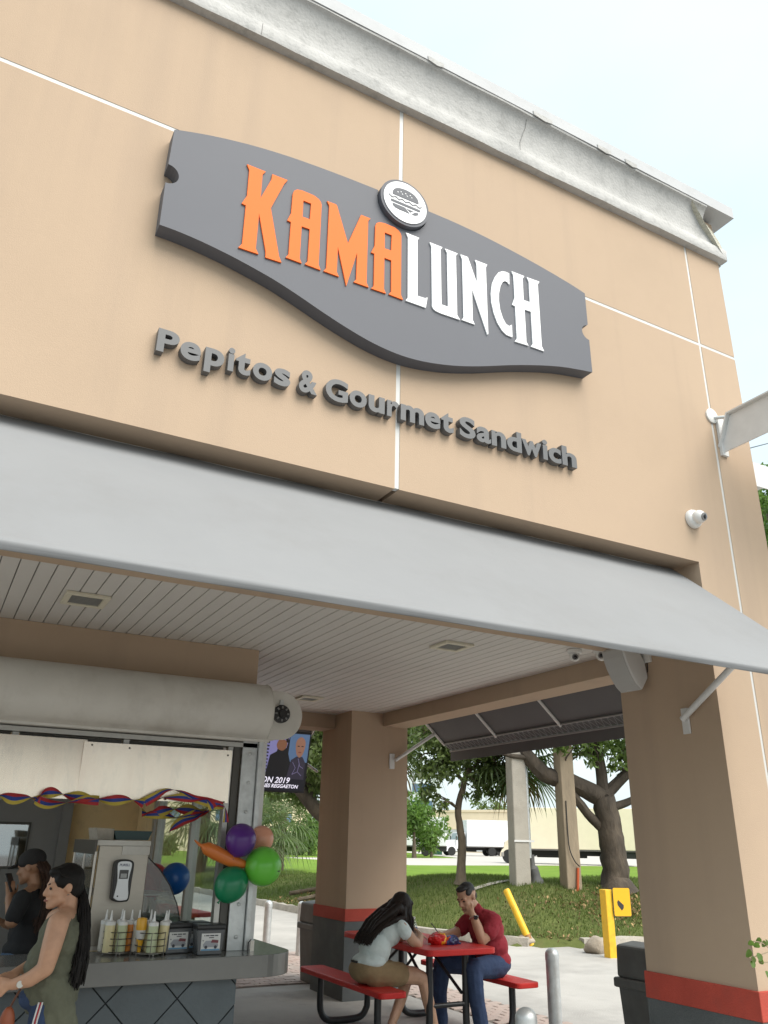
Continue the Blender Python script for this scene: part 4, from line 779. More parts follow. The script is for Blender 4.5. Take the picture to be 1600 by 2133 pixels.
# ================================================================== RIBBONS (twisted tricolour garland, three stripes each)
RB = [mat('ribbon yellow', (.52, .40, .06), .7), mat('ribbon blue', (.03, .06, .30), .7), mat('ribbon red', (.45, .03, .035), .7)]
rb = thing('ribbon_garland', (1.2, 6.32, 1.87), 'twisted yellow, blue and red ribbon garland along the lower edge of the hood', 'garland')
def ribbon(pts, wdt, tw0, tw1, ph=0.0):
    wdt *= 1.35; tw1 *= 1.8
    pts = smooth_line(pts, 6); n = len(pts); b = MB(); V = []
    for i, p in enumerate(pts):
        p = Vector(p); q = Vector(pts[min(i + 1, n - 1)]) - Vector(pts[max(i - 1, 0)]); q.normalize()
        a = ph + tw0 + (tw1 - tw0) * i / n; s_ = q.cross(Vector((0, -1, 0))).normalized(); u = s_ * math.cos(a) + Vector((0, -1, 0)) * math.sin(a)
        for k in range(4): V.append(p + u * wdt * (k / 3 - .5))
    for k in range(3): b.add(V, [(i * 4 + k, i * 4 + k + 1, i * 4 + k + 5, i * 4 + k + 4) for i in range(n - 1)], k)
    me = b.mesh('ribbon', smooth=True); link('ribbon', me, RB, rb)
Yr = 6.31
ribbon([(.40, Yr, 1.86), (.48, Yr, 1.868), (.56, Yr, 1.85), (.66, Yr, 1.865), (.72, Yr, 1.855)], .055, 0, 3.0, .6)
ribbon([(.70, Yr, 1.84), (.74, Yr - .02, 1.89), (.82, Yr - .03, 1.90), (.93, Yr, 1.885), (1.05, Yr - .02, 1.875), (1.2, Yr, 1.865), (1.33, Yr - .02, 1.875), (1.44, Yr, 1.855)], .055, .2, 6.8, .3)
ribbon([(.70, Yr, 1.85), (.78, Yr + .01, 1.825), (.88, Yr, 1.835), (1.0, Yr - .01, 1.86), (1.12, Yr, 1.86)], .05, 0, 2.4, 2.4)
ribbon([(1.44, Yr, 1.86), (1.50, Yr - .04, 1.90), (1.58, Yr - .06, 1.95), (1.68, Yr - .05, 1.945), (1.80, Yr - .03, 1.90), (1.90, Yr - .02, 1.88), (1.97, Yr - .02, 1.865), (2.04, Yr, 1.86)], .05, .1, 2.2, .0)
ribbon([(1.46, Yr, 1.865), (1.56, Yr - .01, 1.895), (1.68, Yr - .02, 1.905), (1.78, Yr - .02, 1.90), (1.88, Yr - .03, 1.90), (1.93, Yr - .04, 1.86), (1.95, Yr - .03, 1.83)], .045, 2.6, 5.0, 1.0)
ribbon([(1.93, Yr, 1.87), (1.99, Yr - .01, 1.868), (2.045, Yr - .015, 1.85), (2.06, Yr - .015, 1.80), (2.065, Yr - .015, 1.74)], .04, 0, 1.2, .2)
ribbon([(1.50, Yr + .3, 1.80), (1.60, Yr + .3, 1.80), (1.72, Yr + .28, 1.83), (1.86, Yr + .3, 1.83), (2.0, Yr + .3, 1.82)], .06, 0, 4.5, .5)
ribbon([(1.52, Yr + .3, 1.78), (1.66, Yr + .3, 1.79), (1.78, Yr + .28, 1.77), (1.92, Yr + .3, 1.80), (2.02, Yr + .3, 1.83)], .05, 1.0, 4.0, .9)
ribbon([(2.0, Yr + .3, 1.84), (1.92, Yr + .28, 1.78), (1.82, Yr + .28, 1.75), (1.74, Yr + .26, 1.70), (1.71, Yr + .26, 1.66)], .05, 1.0, 2.6, .2)
# ================================================================== PICNIC TABLES
def picnic_table(label):
    """local frame: x across, y along, origin at the centre on the floor"""
    t = thing('picnic_table', (0, 0, 0), label, 'picnic table', 'red steel picnic tables', local=True)
    def slab(x0, x1, y0, y1, z1, th, nm, r=.06):
        pr = arc((x1 - r, y1 - r), r, 0, 90, 5) + arc((x0 + r, y1 - r), r, 90, 180, 5) + arc((x0 + r, y0 + r), r, 180, 270, 5) + arc((x1 - r, y0 + r), r, 270, 360, 5)
        return MB().prism([pr], z1 - th, z1, 'z').obj(nm, REDTAB, t, bevel=.008)
    L = .85
    slab(-.36, .36, -L, L, .762, .05, 'table_top', .07); slab(-.82, -.56, -L, L, .468, .045, 'bench', .05); slab(.56, .82, -L, L, .468, .045, 'bench', .05)
    for sy in (-1, 1):
        y = sy * (L - .27)
        for sx in (-1, 1):
            # one bent tube from the table top down to the floor and up to the bench
            p = [(sx * .19, y, .71), (sx * .19, y, .20), (sx * .205, y, .11), (sx * .25, y, .055), (sx * .34, y, .033), (sx * .56, y, .033), (sx * .64, y, .055), (sx * .685, y, .11), (sx * .70, y, .20), (sx * .70, y, .42)]
            tube('leg', smooth_line(p, 3), .031, BLKTUBE, t, 12)
            tube('diagonal_brace', [(sx * .12, sy * .05, .70), (sx * .16, y - sy * .02, .38)], .014, BLKTUBE, t, 8)
        tube('cross_bar', [(-.19, y, .30), (.19, y, .30)], .02, BLKTUBE, t, 10)
    return t
pt = picnic_table('red picnic table where a woman and a man sit'); pt.location = (4.42, 7.46, .012)
pt2 = copy_tree(pt); pt2['label'] = 'second red picnic table seen behind the kiosk side window'; pt2.location = (3.05, 11.6, .012); pt2.rotation_euler = (0, 0, .1)

# ================================================================== BOLLARDS, BINS, POSTS
def bollard(x, y, h, label, first=[None]):
    if first[0] is None:
        t = thing('bollard', (0, 0, 0), label, 'bollard', 'galvanised steel bollards', local=True)
        MB().lathe([(.060, 0), (.060, .70)], n=28).obj('post', GALV, t, smooth=True)
        MB().lathe([(.063, .66), (.063, .70)] + [(.063 * math.cos(a), .70 + .058 * math.sin(a)) for a in [i * math.pi / 2 / 8 for i in range(1, 8)]] + [(.0001, .758)], n=28).obj('dome_cap', GALV, t, smooth=True)
        first[0] = t
    else: t = copy_tree(first[0]); t['label'] = label
    t.location = (x, y, 0); return t
bollard(3.30, 4.31, .76, 'nearest bollard, only its dome showing at the bottom edge')
bollard(5.33, 6.54, .76, 'tall grey bollard between the picnic table and the right bin')
bollard(5.50, 12.70, .76, 'bollard next to the bin behind the middle pillar')
bollard(5.07, 13.0, .76, 'bollard beside the light green balloon')
BIN = mat('bin plastic', (.115, .117, .112), .6, var=.15, vscale=6, dirt=((.10, .09, .08), .6, 4))
def bin_(name, x, y, rz, label):
    t = thing(name, (x, y, .01), label, 'trash can', 'dark plastic trash cans', local=True); t.rotation_euler = (0, 0, rz)
    def fr(z0, z1, a, b, nm, bv=.012): MB().add([(sx * (a if k == 0 else b), sy * (a if k == 0 else b), (z0, z1)[k]) for k in (0, 1) for sx, sy in ((-1, -1), (1, -1), (1, 1), (-1, 1))], [(0, 1, 2, 3), (4, 5, 6, 7), (0, 1, 5, 4), (1, 2, 6, 5), (2, 3, 7, 6), (3, 0, 4, 7)]).obj(nm, BIN, t, bevel=bv)
    fr(0, .60, .205, .235, 'body'); fr(.585, .655, .262, .262, 'rim', .014)
    MB().prism([[(-.245, .656), (.245, .656), (.232, .86), (-.05, .905), (-.232, .885)]], -.235, .235, 'y').obj('hood', BIN, t, bevel=.02)
    MB().box(-.17, .17, -.2405, -.2355, .69, .84).obj('flap', mat('bin flap', (.03, .03, .03), .5), t)
bin_('trash_can', 5.40, 5.30, 0.05, 'grey trash can partly hidden by the right pillar')
bin_('trash_can', 4.80, 10.35, 0.0, 'dark trash can behind the middle pillar')
# yellow posts
yp = thing('sign_post', (10.1, 10.9, 0), 'upright yellow square post with a yellow warning sign', 'post')
MB().box(10.01, 10.155, 10.85, 10.995, -.02, .98).xf(Matrix.Identity(4)).obj('post', YELLOW, yp, bevel=.012)
nrm = Vector((-.30, -.95, 0)).normalized(); ang = math.atan2(nrm.x, -nrm.y)
Msg = Matrix.Translation((10.28, 10.78, .80)) @ Matrix.Rotation(ang, 4, 'Z')
def rrect(w_, h_, r): return arc((w_ - r, h_ - r), r, 0, 90, 5) + arc((-w_ + r, h_ - r), r, 90, 180, 5) + arc((-w_ + r, -h_ + r), r, 180, 270, 5) + arc((w_ - r, -h_ + r), r, 270, 360, 5)
s0 = MB().prism([rrect(.155, .215, .03)], -.004, .004, 'y').xf(Msg).obj('sign_panel', BLACKP, yp)
MB().prism([rrect(.146, .206, .026)], -.006, -.0045, 'y').xf(Msg).obj('sign_face', SIGNY, s0)
MB().prism([[(-.105, .0), (-.085, .03), (.005, -.045), (.0, -.09), (-.035, -.125), (-.055, -.10), (-.10, -.045)]], -.008, -.0065, 'y').xf(Msg @ Matrix.Translation((.02, 0, 0))).obj('arrow_print', mat('print black', (.03, .03, .03), .6), s0)
lp = thing('leaning_post', (9.85, 12.5, 0), 'knocked-over yellow pipe post leaning left', 'post')
a, b = Vector((9.86, 12.62, -.02)), Vector((9.62, 13.0, .88))
MB().tube([a, a + (b - a) * .97, a + (b - a) * .99, b], [.062, .062, .055, .03], 18).obj('pipe', YELLOW, lp, smooth=True)
MB().tube([a + (b - a) * .10, a + (b - a) * .2], [.0632, .0632], 18).obj('scrape', mat('scraped paint', (.30, .15, .05), .8, var=.4, vscale=18), lp)

# ================================================================== PEOPLE
_ic = bmesh.new(); bmesh.ops.create_icosphere(_ic, subdivisions=2, radius=1); ICO = [v.co.copy() for v in _ic.verts]; _ic.free()
def hull_caps(bm, p0, r0, p1, r1):
    b2 = bmesh.new()
    for p, r in ((Vector(p0), r0), (Vector(p1), r1)):
        for c in ICO: b2.verts.new(p + c * r)
    bmesh.ops.convex_hull(b2, input=list(b2.verts))
    for v in [v for v in b2.verts if not v.link_faces]: b2.verts.remove(v)
    tm = bpy.data.meshes.new('h'); b2.to_mesh(tm); b2.free(); bm.from_mesh(tm); bpy.data.meshes.remove(tm)
def blob(name, prims, m, parent, vox=.008, smooth=8, disp=0.0, dscale=.05, **k):
    bm = bmesh.new()
    for q in prims:
        if q[0] == 'c': hull_caps(bm, q[1], q[2], q[3], q[4])
        else:
            c, r = q[1], q[2]; R_ = q[3].to_4x4() if len(q) > 3 else Matrix.Identity(4)
            bmesh.ops.create_icosphere(bm, subdivisions=3, radius=1, matrix=Matrix.Translation(c) @ R_ @ Matrix.Diagonal((*r, 1)))
    me = bpy.data.meshes.new(name); bm.to_mesh(me); bm.free()
    o = bpy.data.objects.new('tmp', me); COL.objects.link(o)
    rm = o.modifiers.new('r', 'REMESH'); rm.mode = 'VOXEL'; rm.voxel_size = vox
    sm = o.modifiers.new('s', 'SMOOTH'); sm.iterations = smooth; sm.factor = .5
    if disp:
        tx = bpy.data.textures.new('cl', 'CLOUDS'); tx.noise_scale = dscale; tx.noise_depth = 2
        dm = o.modifiers.new('d', 'DISPLACE'); dm.texture = tx; dm.strength = disp; dm.mid_level = .5; dm.texture_coords = 'LOCAL'
    me2 = bpy.data.meshes.new_from_object(o.evaluated_get(bpy.context.evaluated_depsgraph_get())); me2.name = name
    bpy.data.objects.remove(o); me2.materials.clear()
    return link(name, me2, m, parent, smooth=True, **k)
def frame(fwd, up=(0, 0, 1)):
    f = Vector(fwd).normalized(); u = Vector(up); l = u.cross(f).normalized(); u = f.cross(l).normalized()
    return Matrix(((f.x, l.x, u.x), (f.y, l.y, u.y), (f.z, l.z, u.z)))     # columns: forward, left, up
def head_prims(c, R_, s=1.0):
    c = Vector(c)
    def P(x, y, z): return c + R_ @ Vector((x, y, z)) * s
    def E(x, y, z, a, b, d): return ('e', P(x, y, z), (a * s, b * s, d * s), R_)
    def C(p0, r0, p1, r1): return ('c', P(*p0), r0 * s, P(*p1), r1 * s)
    return [E(-.012, 0, .028, .094, .074, .088), E(.030, 0, -.028, .058, .060, .078), C((.025, .035, -.065), .030, (.066, .012, -.092), .022), C((.025, -.035, -.065), .030, (.066, -.012, -.092), .022),
            C((.078, 0, -.098), .018, (.070, 0, -.085), .022), C((.082, 0, .012), .009, (.106, 0, -.030), .013), E(.090, .012, -.036, .014, .011, .009), E(.090, -.012, -.036, .014, .011, .009),
            E(.086, 0, -.060, .014, .024, .008), E(.082, 0, -.072, .015, .021, .008), C((.072, .040, .016), .014, (.080, .012, .018), .012), C((.072, -.040, .016), .014, (.080, -.012, .018), .012),
            E(.058, .038, -.030, .026, .022, .022), E(.058, -.038, -.030, .026, .022, .022),
            E(-.012, .074, -.008, .020, .010, .030), E(-.012, -.074, -.008, .020, .010, .030)]
def face_bits(o, c, R_, s, skin_dark, parent, brow=(.02, .014, .01)):
    """eyes, brows and lips as small pieces on the head"""
    c = Vector(c)
    def P(x, y, z): return c + R_ @ Vector((x, y, z)) * s
    for sy in (1, -1):
        bm = MB(); q = R_.to_4x4()
        MB().lathe([(.0001, -.010)] + [(.010 * math.sin(a), -.010 * math.cos(a)) for a in [i * math.pi / 6 for i in range(1, 6)]] + [(.0001, .010)], n=12).xf(Matrix.Translation(P(.080, sy * .030, -.002)) @ q @ Matrix.Diagonal((.8, 1.35, .75, 1))).obj('eye', mat('eye dark', (.045, .035, .03), .2), parent, smooth=True)
        MB().tube([P(.089, sy * .014, .018), P(.086, sy * .03, .023), P(.074, sy * .046, .019)], [.003, .0045, .002], 6).obj('eyebrow', mat('brow', brow, .9), parent, smooth=True)
    MB().tube([P(.091, .022, -.066), P(.0995, .008, -.0645), P(.0995, -.008, -.0645), P(.091, -.022, -.066)], [.002, .0062, .0062, .002], 8).obj('lips', mat('lips', skin_dark, .5), parent, smooth=True)
def hand_prims(w_, d, nrm, side, curl=.5, s=1.0, spread=.12):
    """w_: wrist, d: direction of the fingers, nrm: direction the back of the hand faces, side: +1 thumb on d x nrm side"""
    w_ = Vector(w_); d = Vector(d).normalized(); n = Vector(nrm); n = (n - d * n.dot(d)).normalized(); t = d.cross(n) * side
    pr = [('c', w_, .026 * s, w_ + d * .03 * s, .027 * s), ('c', w_ + d * .03 * s + t * .018 * s, .017 * s, w_ + d * .085 * s + t * .026 * s, .0135 * s), ('c', w_ + d * .03 * s - t * .015 * s, .017 * s, w_ + d * .078 * s - t * .028 * s, .012 * s), ('c', w_ + d * .04 * s, .017 * s, w_ + d * .085 * s, .014 * s)]
    for i, (o_, L) in enumerate(((.030, .068), (.010, .076), (-.011, .070), (-.031, .055))):
        p = w_ + d * .085 * s + t * o_ * s; di = (d + t * spread * (o_ / .03)).normalized(); a = 0.0
        for sgm, fr_ in enumerate((.42, .32, .26)):
            a += curl * (.55 if sgm == 0 else .75); v = di * math.cos(a) - n * math.sin(a); q = p + v * L * fr_ * s
            pr.append(('c', p, (.0092 - .0008 * sgm) * s, q, (.0086 - .0009 * sgm) * s)); p = q
    p = w_ + d * .022 * s + t * .022 * s
    for k, (v, L, r) in enumerate(((t * .75 + d * .6 - n * .25, .042, .0125), (t * .35 + d * .85 - n * .45, .034, .0105), (d * .9 - n * .45, .026, .0095))):
        q = p + v.normalized() * L * s; pr.append(('c', p, r * s, q, (r - .001) * s)); p = q
    return pr
def strands(name, roots, m, parent, extra=None, r=.0035, n=4):
    b = MB()
    for path in roots:
        k = len(path); b.tube(path, [r * (.7 + .5 * math.sin(math.pi * min(.85, i / (k - 1) + .15))) for i in range(k)], n, cap=False)
    if extra: b.add(extra[0], extra[1])
    return b.obj(name, m, parent, smooth=True)
def lerp_path(ctrl, n, jit, rnd):
    """smooth path through control points with a random offset that grows towards the tip"""
    off = Vector((rnd.gauss(0, 1), rnd.gauss(0, 1), rnd.gauss(0, .6))); pts = smooth_line([tuple(c) for c in ctrl], n); k = len(pts)
    return [Vector(p) + off * jit * (.35 + .65 * i / k) + Vector((rnd.gauss(0, 1), rnd.gauss(0, 1), 0)) * jit * .12 for i, p in enumerate(pts)]
SK1 = mat('skin tan', (.53, .30, .19), .5, var=.10, vscale=16, bump=.05, bscale=120); SK2 = mat('skin light tan', (.55, .33, .22), .5, var=.10, vscale=16); SK3 = mat('skin brown', (.36, .19, .11), .5, var=.06, vscale=12); SK4 = mat('skin man', (.50, .29, .19), .52, var=.10, vscale=16)
HAIRB = mat('black hair', (.010, .008, .007), .6, island=.45, spec=.25); HAIRBR = mat('brown hair', (.045, .022, .014), .6, island=.5, spec=.3); HAIRD = mat('dark brown hair', (.020, .012, .009), .55, island=.5, spec=.3)
OLIVE = mat('olive cloth', (.125, .13, .09), .9, var=.12, vscale=9, bump=.25, bscale=300)
JEAN = mat('denim', (.035, .06, .13), .9, var=.2, vscale=10, bump=.3, bscale=300); JEANL = mat('denim light', (.06, .10, .17), .9, var=.2, vscale=10)
BLKTEE = mat('black cloth', (.016, .016, .017), .9, var=.15, vscale=10)
MINT = mat('pale mint cloth', (.66, .74, .73), .9, var=.05, vscale=9, bump=.15, bscale=300); KHAKI = mat('khaki cloth', (.29, .205, .11), .9, var=.1, vscale=10, bump=.2, bscale=300)
REDTEE = mat('crimson cloth', (.29, .022, .035), .9, var=.08, vscale=9, bump=.2, bscale=300)
def V3(*a): return Vector(a)

# ---- woman in olive tunic, leaning at the counter (facing -x)
def woman_olive():
    t = thing('person', (.82, 5.36, 0), 'woman in a sleeveless olive tunic leaning on the counter, long black ponytail', 'person')
    y = 5.38; hc = V3(.826, y, 1.352); Rh = frame((-.98, -.12, -.10), (-.1, 0, 1))
    P = head_prims(hc, Rh, .98)
    P += [('c', (.862, y, 1.30), .052, (.872, y, 1.20), .056), ('c', (.872, y - .02, 1.205), .05, (.815, y - .14, 1.185), .055), ('c', (.872, y + .02, 1.205), .05, (.84, y + .15, 1.18), .05)]
    # near (left) arm
    P += [('c', (.803, y - .165, 1.175), .060, (.782, y - .20, 1.06), .055), ('c', (.782, y - .20, 1.06), .055, (.768, y - .20, .965), .047), ('c', (.768, y - .20, .962), .045, (.70, y - .18, .912), .040), ('c', (.70, y - .18, .912), .040, (.625, y - .15, .888), .029)]
    P += hand_prims((.622, y - .148, .888), (-.85, .25, .05), (-.1, -.9, .35), -1, .35, .95)
    # far arm
    P += [('c', (.835, y + .17, 1.17), .055, (.80, y + .19, .96), .045), ('c', (.80, y + .19, .96), .044, (.64, y + .04, .905), .030)]
    P += hand_prims((.64, y + .04, .905), (-.8, -.45, .05), (0, .5, .8), 1, .45, .92)
    # torso, legs
    P += [('e', (.845, y, 1.08), (.10, .145, .14)), ('e', (.82, y, .93), (.12, .135, .15)), ('e', (.845, y, .80), (.125, .155, .13)), ('c', (.84, y - .08, .78), .085, (.80, y - .085, .43), .058), ('c', (.80, y - .085, .43), .056, (.83, y - .09, .09), .038), ('c', (.86, y + .08, .78), .085, (.86, y + .085, .43), .058), ('c', (.86, y + .085, .43), .056, (.90, y + .09, .09), .038), ('c', (.84, y - .09, .05), .04, (.72, y - .10, .035), .032), ('c', (.90, y + .09, .05), .04, (.78, y + .10, .035), .032)]
    body = blob('body', P, SK1, t, .007, 5)
    face_bits(body, hc, Rh, .98, (.30, .11, .085), t)
    T = [('c', (.868, y - .015, 1.19), .058, (.838, y - .10, 1.165), .057), ('c', (.868, y + .015, 1.19), .058, (.85, y + .11, 1.16), .057), ('e', (.852, y, 1.08), (.118, .160, .15)), ('e', (.828, y, .95), (.142, .152, .15)), ('e', (.845, y, .83), (.148, .172, .15)), ('c', (.83, y - .09, .86), .105, (.905, y - .10, .64), .10), ('c', (.81, y - .05, .86), .115, (.90, y - .06, .63), .105), ('c', (.83, y + .06, .86), .115, (.91, y + .06, .63), .105), ('e', (.775, y, .96), (.085, .12, .12))]
    blob('tunic', T, OLIVE, t, .008, 5, .026, .055)
    J = [('c', (.835, y - .08, .78), .098, (.80, y - .085, .43), .072), ('c', (.80, y - .085, .43), .071, (.83, y - .09, .12), .062), ('c', (.86, y + .08, .78), .098, (.86, y + .085, .43), .072), ('c', (.86, y + .085, .43), .071, (.90, y + .09, .12), .062), ('e', (.79, y, .80), (.11, .13, .07))]
    jn = blob('jeans', J, JEAN, t, .01, 6, .008, .06)
    for dx, m_ in ((0, mat('stripe red', (.35, .03, .04), .8)), (.009, mat('stripe white', (.6, .6, .6), .8)), (-.009, mat('stripe white', (.6, .6, .6), .8))):
        MB().tube([(.775 + dx, y - .172, .80), (.762 + dx, y - .172, .72), (.755 + dx, y - .166, .62), (.755 + dx, y - .162, .45), (.79 + dx, y - .156, .14)], .0045, 6).obj('side_stripe', m_, jn, smooth=True)
    # hair: cap plus ponytail strands
    def H(x, yy, z): return hc + Rh @ V3(x, yy, z) * .98
    hp_ = [('e', H(-.022, 0, .036), (.098, .081, .090), Rh), ('e', H(.030, 0, .085), (.055, .060, .028), Rh), ('e', H(-.06, 0, -.02), (.058, .066, .06), Rh), ('e', H(.012, .058, .036), (.05, .022, .036), Rh), ('e', H(.012, -.058, .036), (.05, .022, .036), Rh)]
    hb = blob('hair', hp_, HAIRB, t, .007, 4, .006, .02)
    rnd = random.Random(3); S_ = []
    for i in range(340):
        a = rnd.uniform(-.9, .9); S_.append(lerp_path([H(-.088, a * .03, -.005 + rnd.uniform(-.02, .02)), V3(.945, y + a * .02, 1.30), V3(.955 + rnd.uniform(-.01, .015), y - .05, 1.20), V3(.965, y - .10, 1.06), V3(.962, y - .12, .97), V3(.952, y - .12, .885 + rnd.uniform(-.035, .05))], 3, .017, rnd))
    strands('ponytail', S_, HAIRB, hb, r=.0034)
    S_ = []
    for i in range(90):                                                  # combed strands over the cap
        z0 = rnd.uniform(-.02, .11); yy = rnd.uniform(-.085, .085); S_.append([H(.075 - abs(yy) * .5, yy * .75, .07 + rnd.uniform(-.02, .03)), H(.02, yy * 1.02, .105 - abs(yy) * .55), H(-.05, yy * .9, .075 - abs(yy) * .5), H(-.10, yy * .45, .01)])
    strands('hair_strands', [smooth_line([tuple(v) for v in s_], 3) for s_ in S_], HAIRB, hb, r=.003)
    MB().lathe([(.0001, -.006), (.006, 0), (.0001, .006)], H(-.004, .086, -.042), 10).obj('earring', STEEL, t, smooth=True)
    wt = MB().tube([V3(.655, y - .158, .897) + V3(0, math.cos(a), math.sin(a)) * .0345 for a in [i * math.pi / 8 for i in range(17)]], .005, 6).obj('watch', STEEL, t, smooth=True)
    MB().lathe([(.017, 0), (.017, .006), (.0001, .007)], (.653, y - .194, .893), 16, axis='y').obj('dial', mat('dial', (.6, .6, .55), .3), wt, smooth=True)
    tube('necklace', [H(.02, .052, -.115), H(.0, .062, -.125), H(-.035, .055, -.125), H(-.06, .03, -.115)], .0015, STEEL, t, 5)
woman_olive()
bg_ = thing('handbag', (.60, 5.2, .55), 'small orange-brown leather bag hanging below the hands of the olive tunic woman', 'bag')
blob('pouch', [('e', (.628, 5.26, .70), (.04, .03, .085))], mat('tan leather', (.28, .075, .03), .5, var=.1, vscale=20), bg_, .006, 3)
tube('strap', smooth_line([(.632, 5.262, .775), (.66, 5.24, .85), (.70, 5.22, .92), (.76, 5.23, .99)], 3), .006, mat('strap leather', (.12, .05, .03), .6), bg_, 6)

# ---- woman in black with a cap, inside the kiosk
def woman_cap():
    t = thing('person', (.86, 7.0, 0), 'person in a black tee and dark cap with long brown hair holding a phone', 'person')
    y = 7.0; hc = V3(.825, y, 1.405); Rh = frame((-.80, .55, -.18))
    P = head_prims(hc, Rh, .98)
    P += [('c', (.855, y, 1.35), .05, (.88, y, 1.25), .055), ('c', (.88, y, 1.25), .055, (.79, y - .15, 1.205), .055), ('c', (.88, y, 1.25), .055, (.95, y + .15, 1.21), .055)]
    P += [('c', (.775, y - .165, 1.20), .056, (.735, y - .19, 1.06), .048), ('c', (.735, y - .19, 1.06), .043, (.705, y - .05, 1.20), .030), ('c', (.95, y + .17, 1.20), .055, (.90, y + .20, .96), .045), ('c', (.90, y + .20, .96), .042, (.72, y + .12, 1.02), .03)]
    P += hand_prims((.705, y - .05, 1.20), (-.05, .15, 1), (.2, -.95, 0), 1, .7, .9) + hand_prims((.72, y + .12, 1.02), (-.8, -.3, .4), (0, .4, .9), 1, .6, .9)
    P += [('e', (.885, y, 1.10), (.11, .16, .15)), ('e', (.885, y, .95), (.12, .15, .15)), ('e', (.87, y, .82), (.14, .17, .13)), ('c', (.86, y - .08, .78), .085, (.82, y - .09, .43), .06), ('c', (.82, y - .09, .43), .058, (.86, y - .09, .08), .04), ('c', (.88, y + .08, .78), .085, (.86, y + .09, .43), .06), ('c', (.86, y + .09, .43), .058, (.90, y + .09, .08), .04), ('c', (.85, y - .09, .05), .04, (.74, y - .09, .035), .03), ('c', (.89, y + .09, .05), .04, (.78, y + .09, .035), .03)]
    body = blob('body', P, SK3, t, .007, 5)
    T = [('c', (.88, y, 1.235), .062, (.80, y - .13, 1.20), .064), ('c', (.88, y, 1.235), .062, (.94, y + .14, 1.20), .064), ('c', (.78, y - .16, 1.195), .068, (.742, y - .19, 1.09), .06), ('c', (.95, y + .16, 1.195), .068, (.91, y + .20, 1.06), .06), ('e', (.89, y, 1.10), (.13, .175, .16)), ('e', (.89, y, .96), (.145, .165, .16)), ('e', (.875, y, .86), (.155, .18, .09))]
    blob('tee_shirt', T, BLKTEE, t, .009, 6, .012, .07)
    blob('jeans', [('e', (.87, y, .82), (.152, .18, .11)), ('c', (.86, y - .08, .78), .097, (.82, y - .09, .43), .074), ('c', (.82, y - .09, .43), .072, (.86, y - .09, .10), .06), ('c', (.88, y + .08, .78), .097, (.86, y + .09, .43), .074), ('c', (.86, y + .09, .43), .072, (.90, y + .09, .10), .06)], JEANL, t, .01, 5, .006, .05)
    def H(x, yy, z): return hc + Rh @ V3(x, yy, z) * .98
    cap_ = blob('cap', [('e', H(-.008, 0, .05), (.104, .086, .078), Rh), ('e', H(.0, 0, .03), (.100, .085, .03), Rh)], mat('cap cloth', (.02, .018, .018), .85), t, .007, 4)
    br = [H(.075, .07, .03), H(.12, .062, .022), H(.165, .035, .012), H(.178, 0, .012), H(.165, -.035, .012), H(.12, -.062, .022), H(.075, -.07, .03)]
    MB().add([*br, *[p + V3(0, 0, .006) for p in br]], [tuple(range(7)), tuple(range(13, 6, -1))] + [(i, i + 1, i + 8, i + 7) for i in range(6)] + [(6, 0, 7, 13)]).obj('brim', mat('cap cloth', (.02, .018, .018), .85), cap_)
    rnd = random.Random(5); S_ = []
    for i in range(340):
        a = rnd.uniform(-1, 1); q = rnd.uniform(-.02, .02)
        S_.append(lerp_path([H(-.085, a * .06, .01 + q), H(-.115, a * .06, -.05), V3(.945 + .02 * a, y - .07 + .03 * a, 1.26), V3(.95 + .03 * a, y - .13, 1.14), V3(.935 + .03 * a, y - .15, 1.02 + rnd.uniform(-.05, .05))], 3, .016, rnd))
    strands('hair', S_, HAIRBR, t, r=.0036)
    tube('bracelet', [V3(.715, y - .075, 1.17) + V3(math.cos(a), math.sin(a) * .9, .3 * math.sin(a)) * .036 for a in [i * math.pi / 7 for i in range(15)]], .005, mat('bead', (.2, .12, .03), .4), t, 6)
woman_cap()
ph = thing('phone', (.70, 7.0, 1.3), 'dark phone held up by the person in the cap', 'phone', 'phones in hands')
MB().box(-.036, .036, -.004, .004, -.07, .07).xf(Matrix.Translation((.70, 6.975, 1.30)) @ Matrix.Rotation(.9, 4, 'Z') @ Matrix.Rotation(-.5, 4, 'X')).obj('case', BLACKP, ph, bevel=.003)

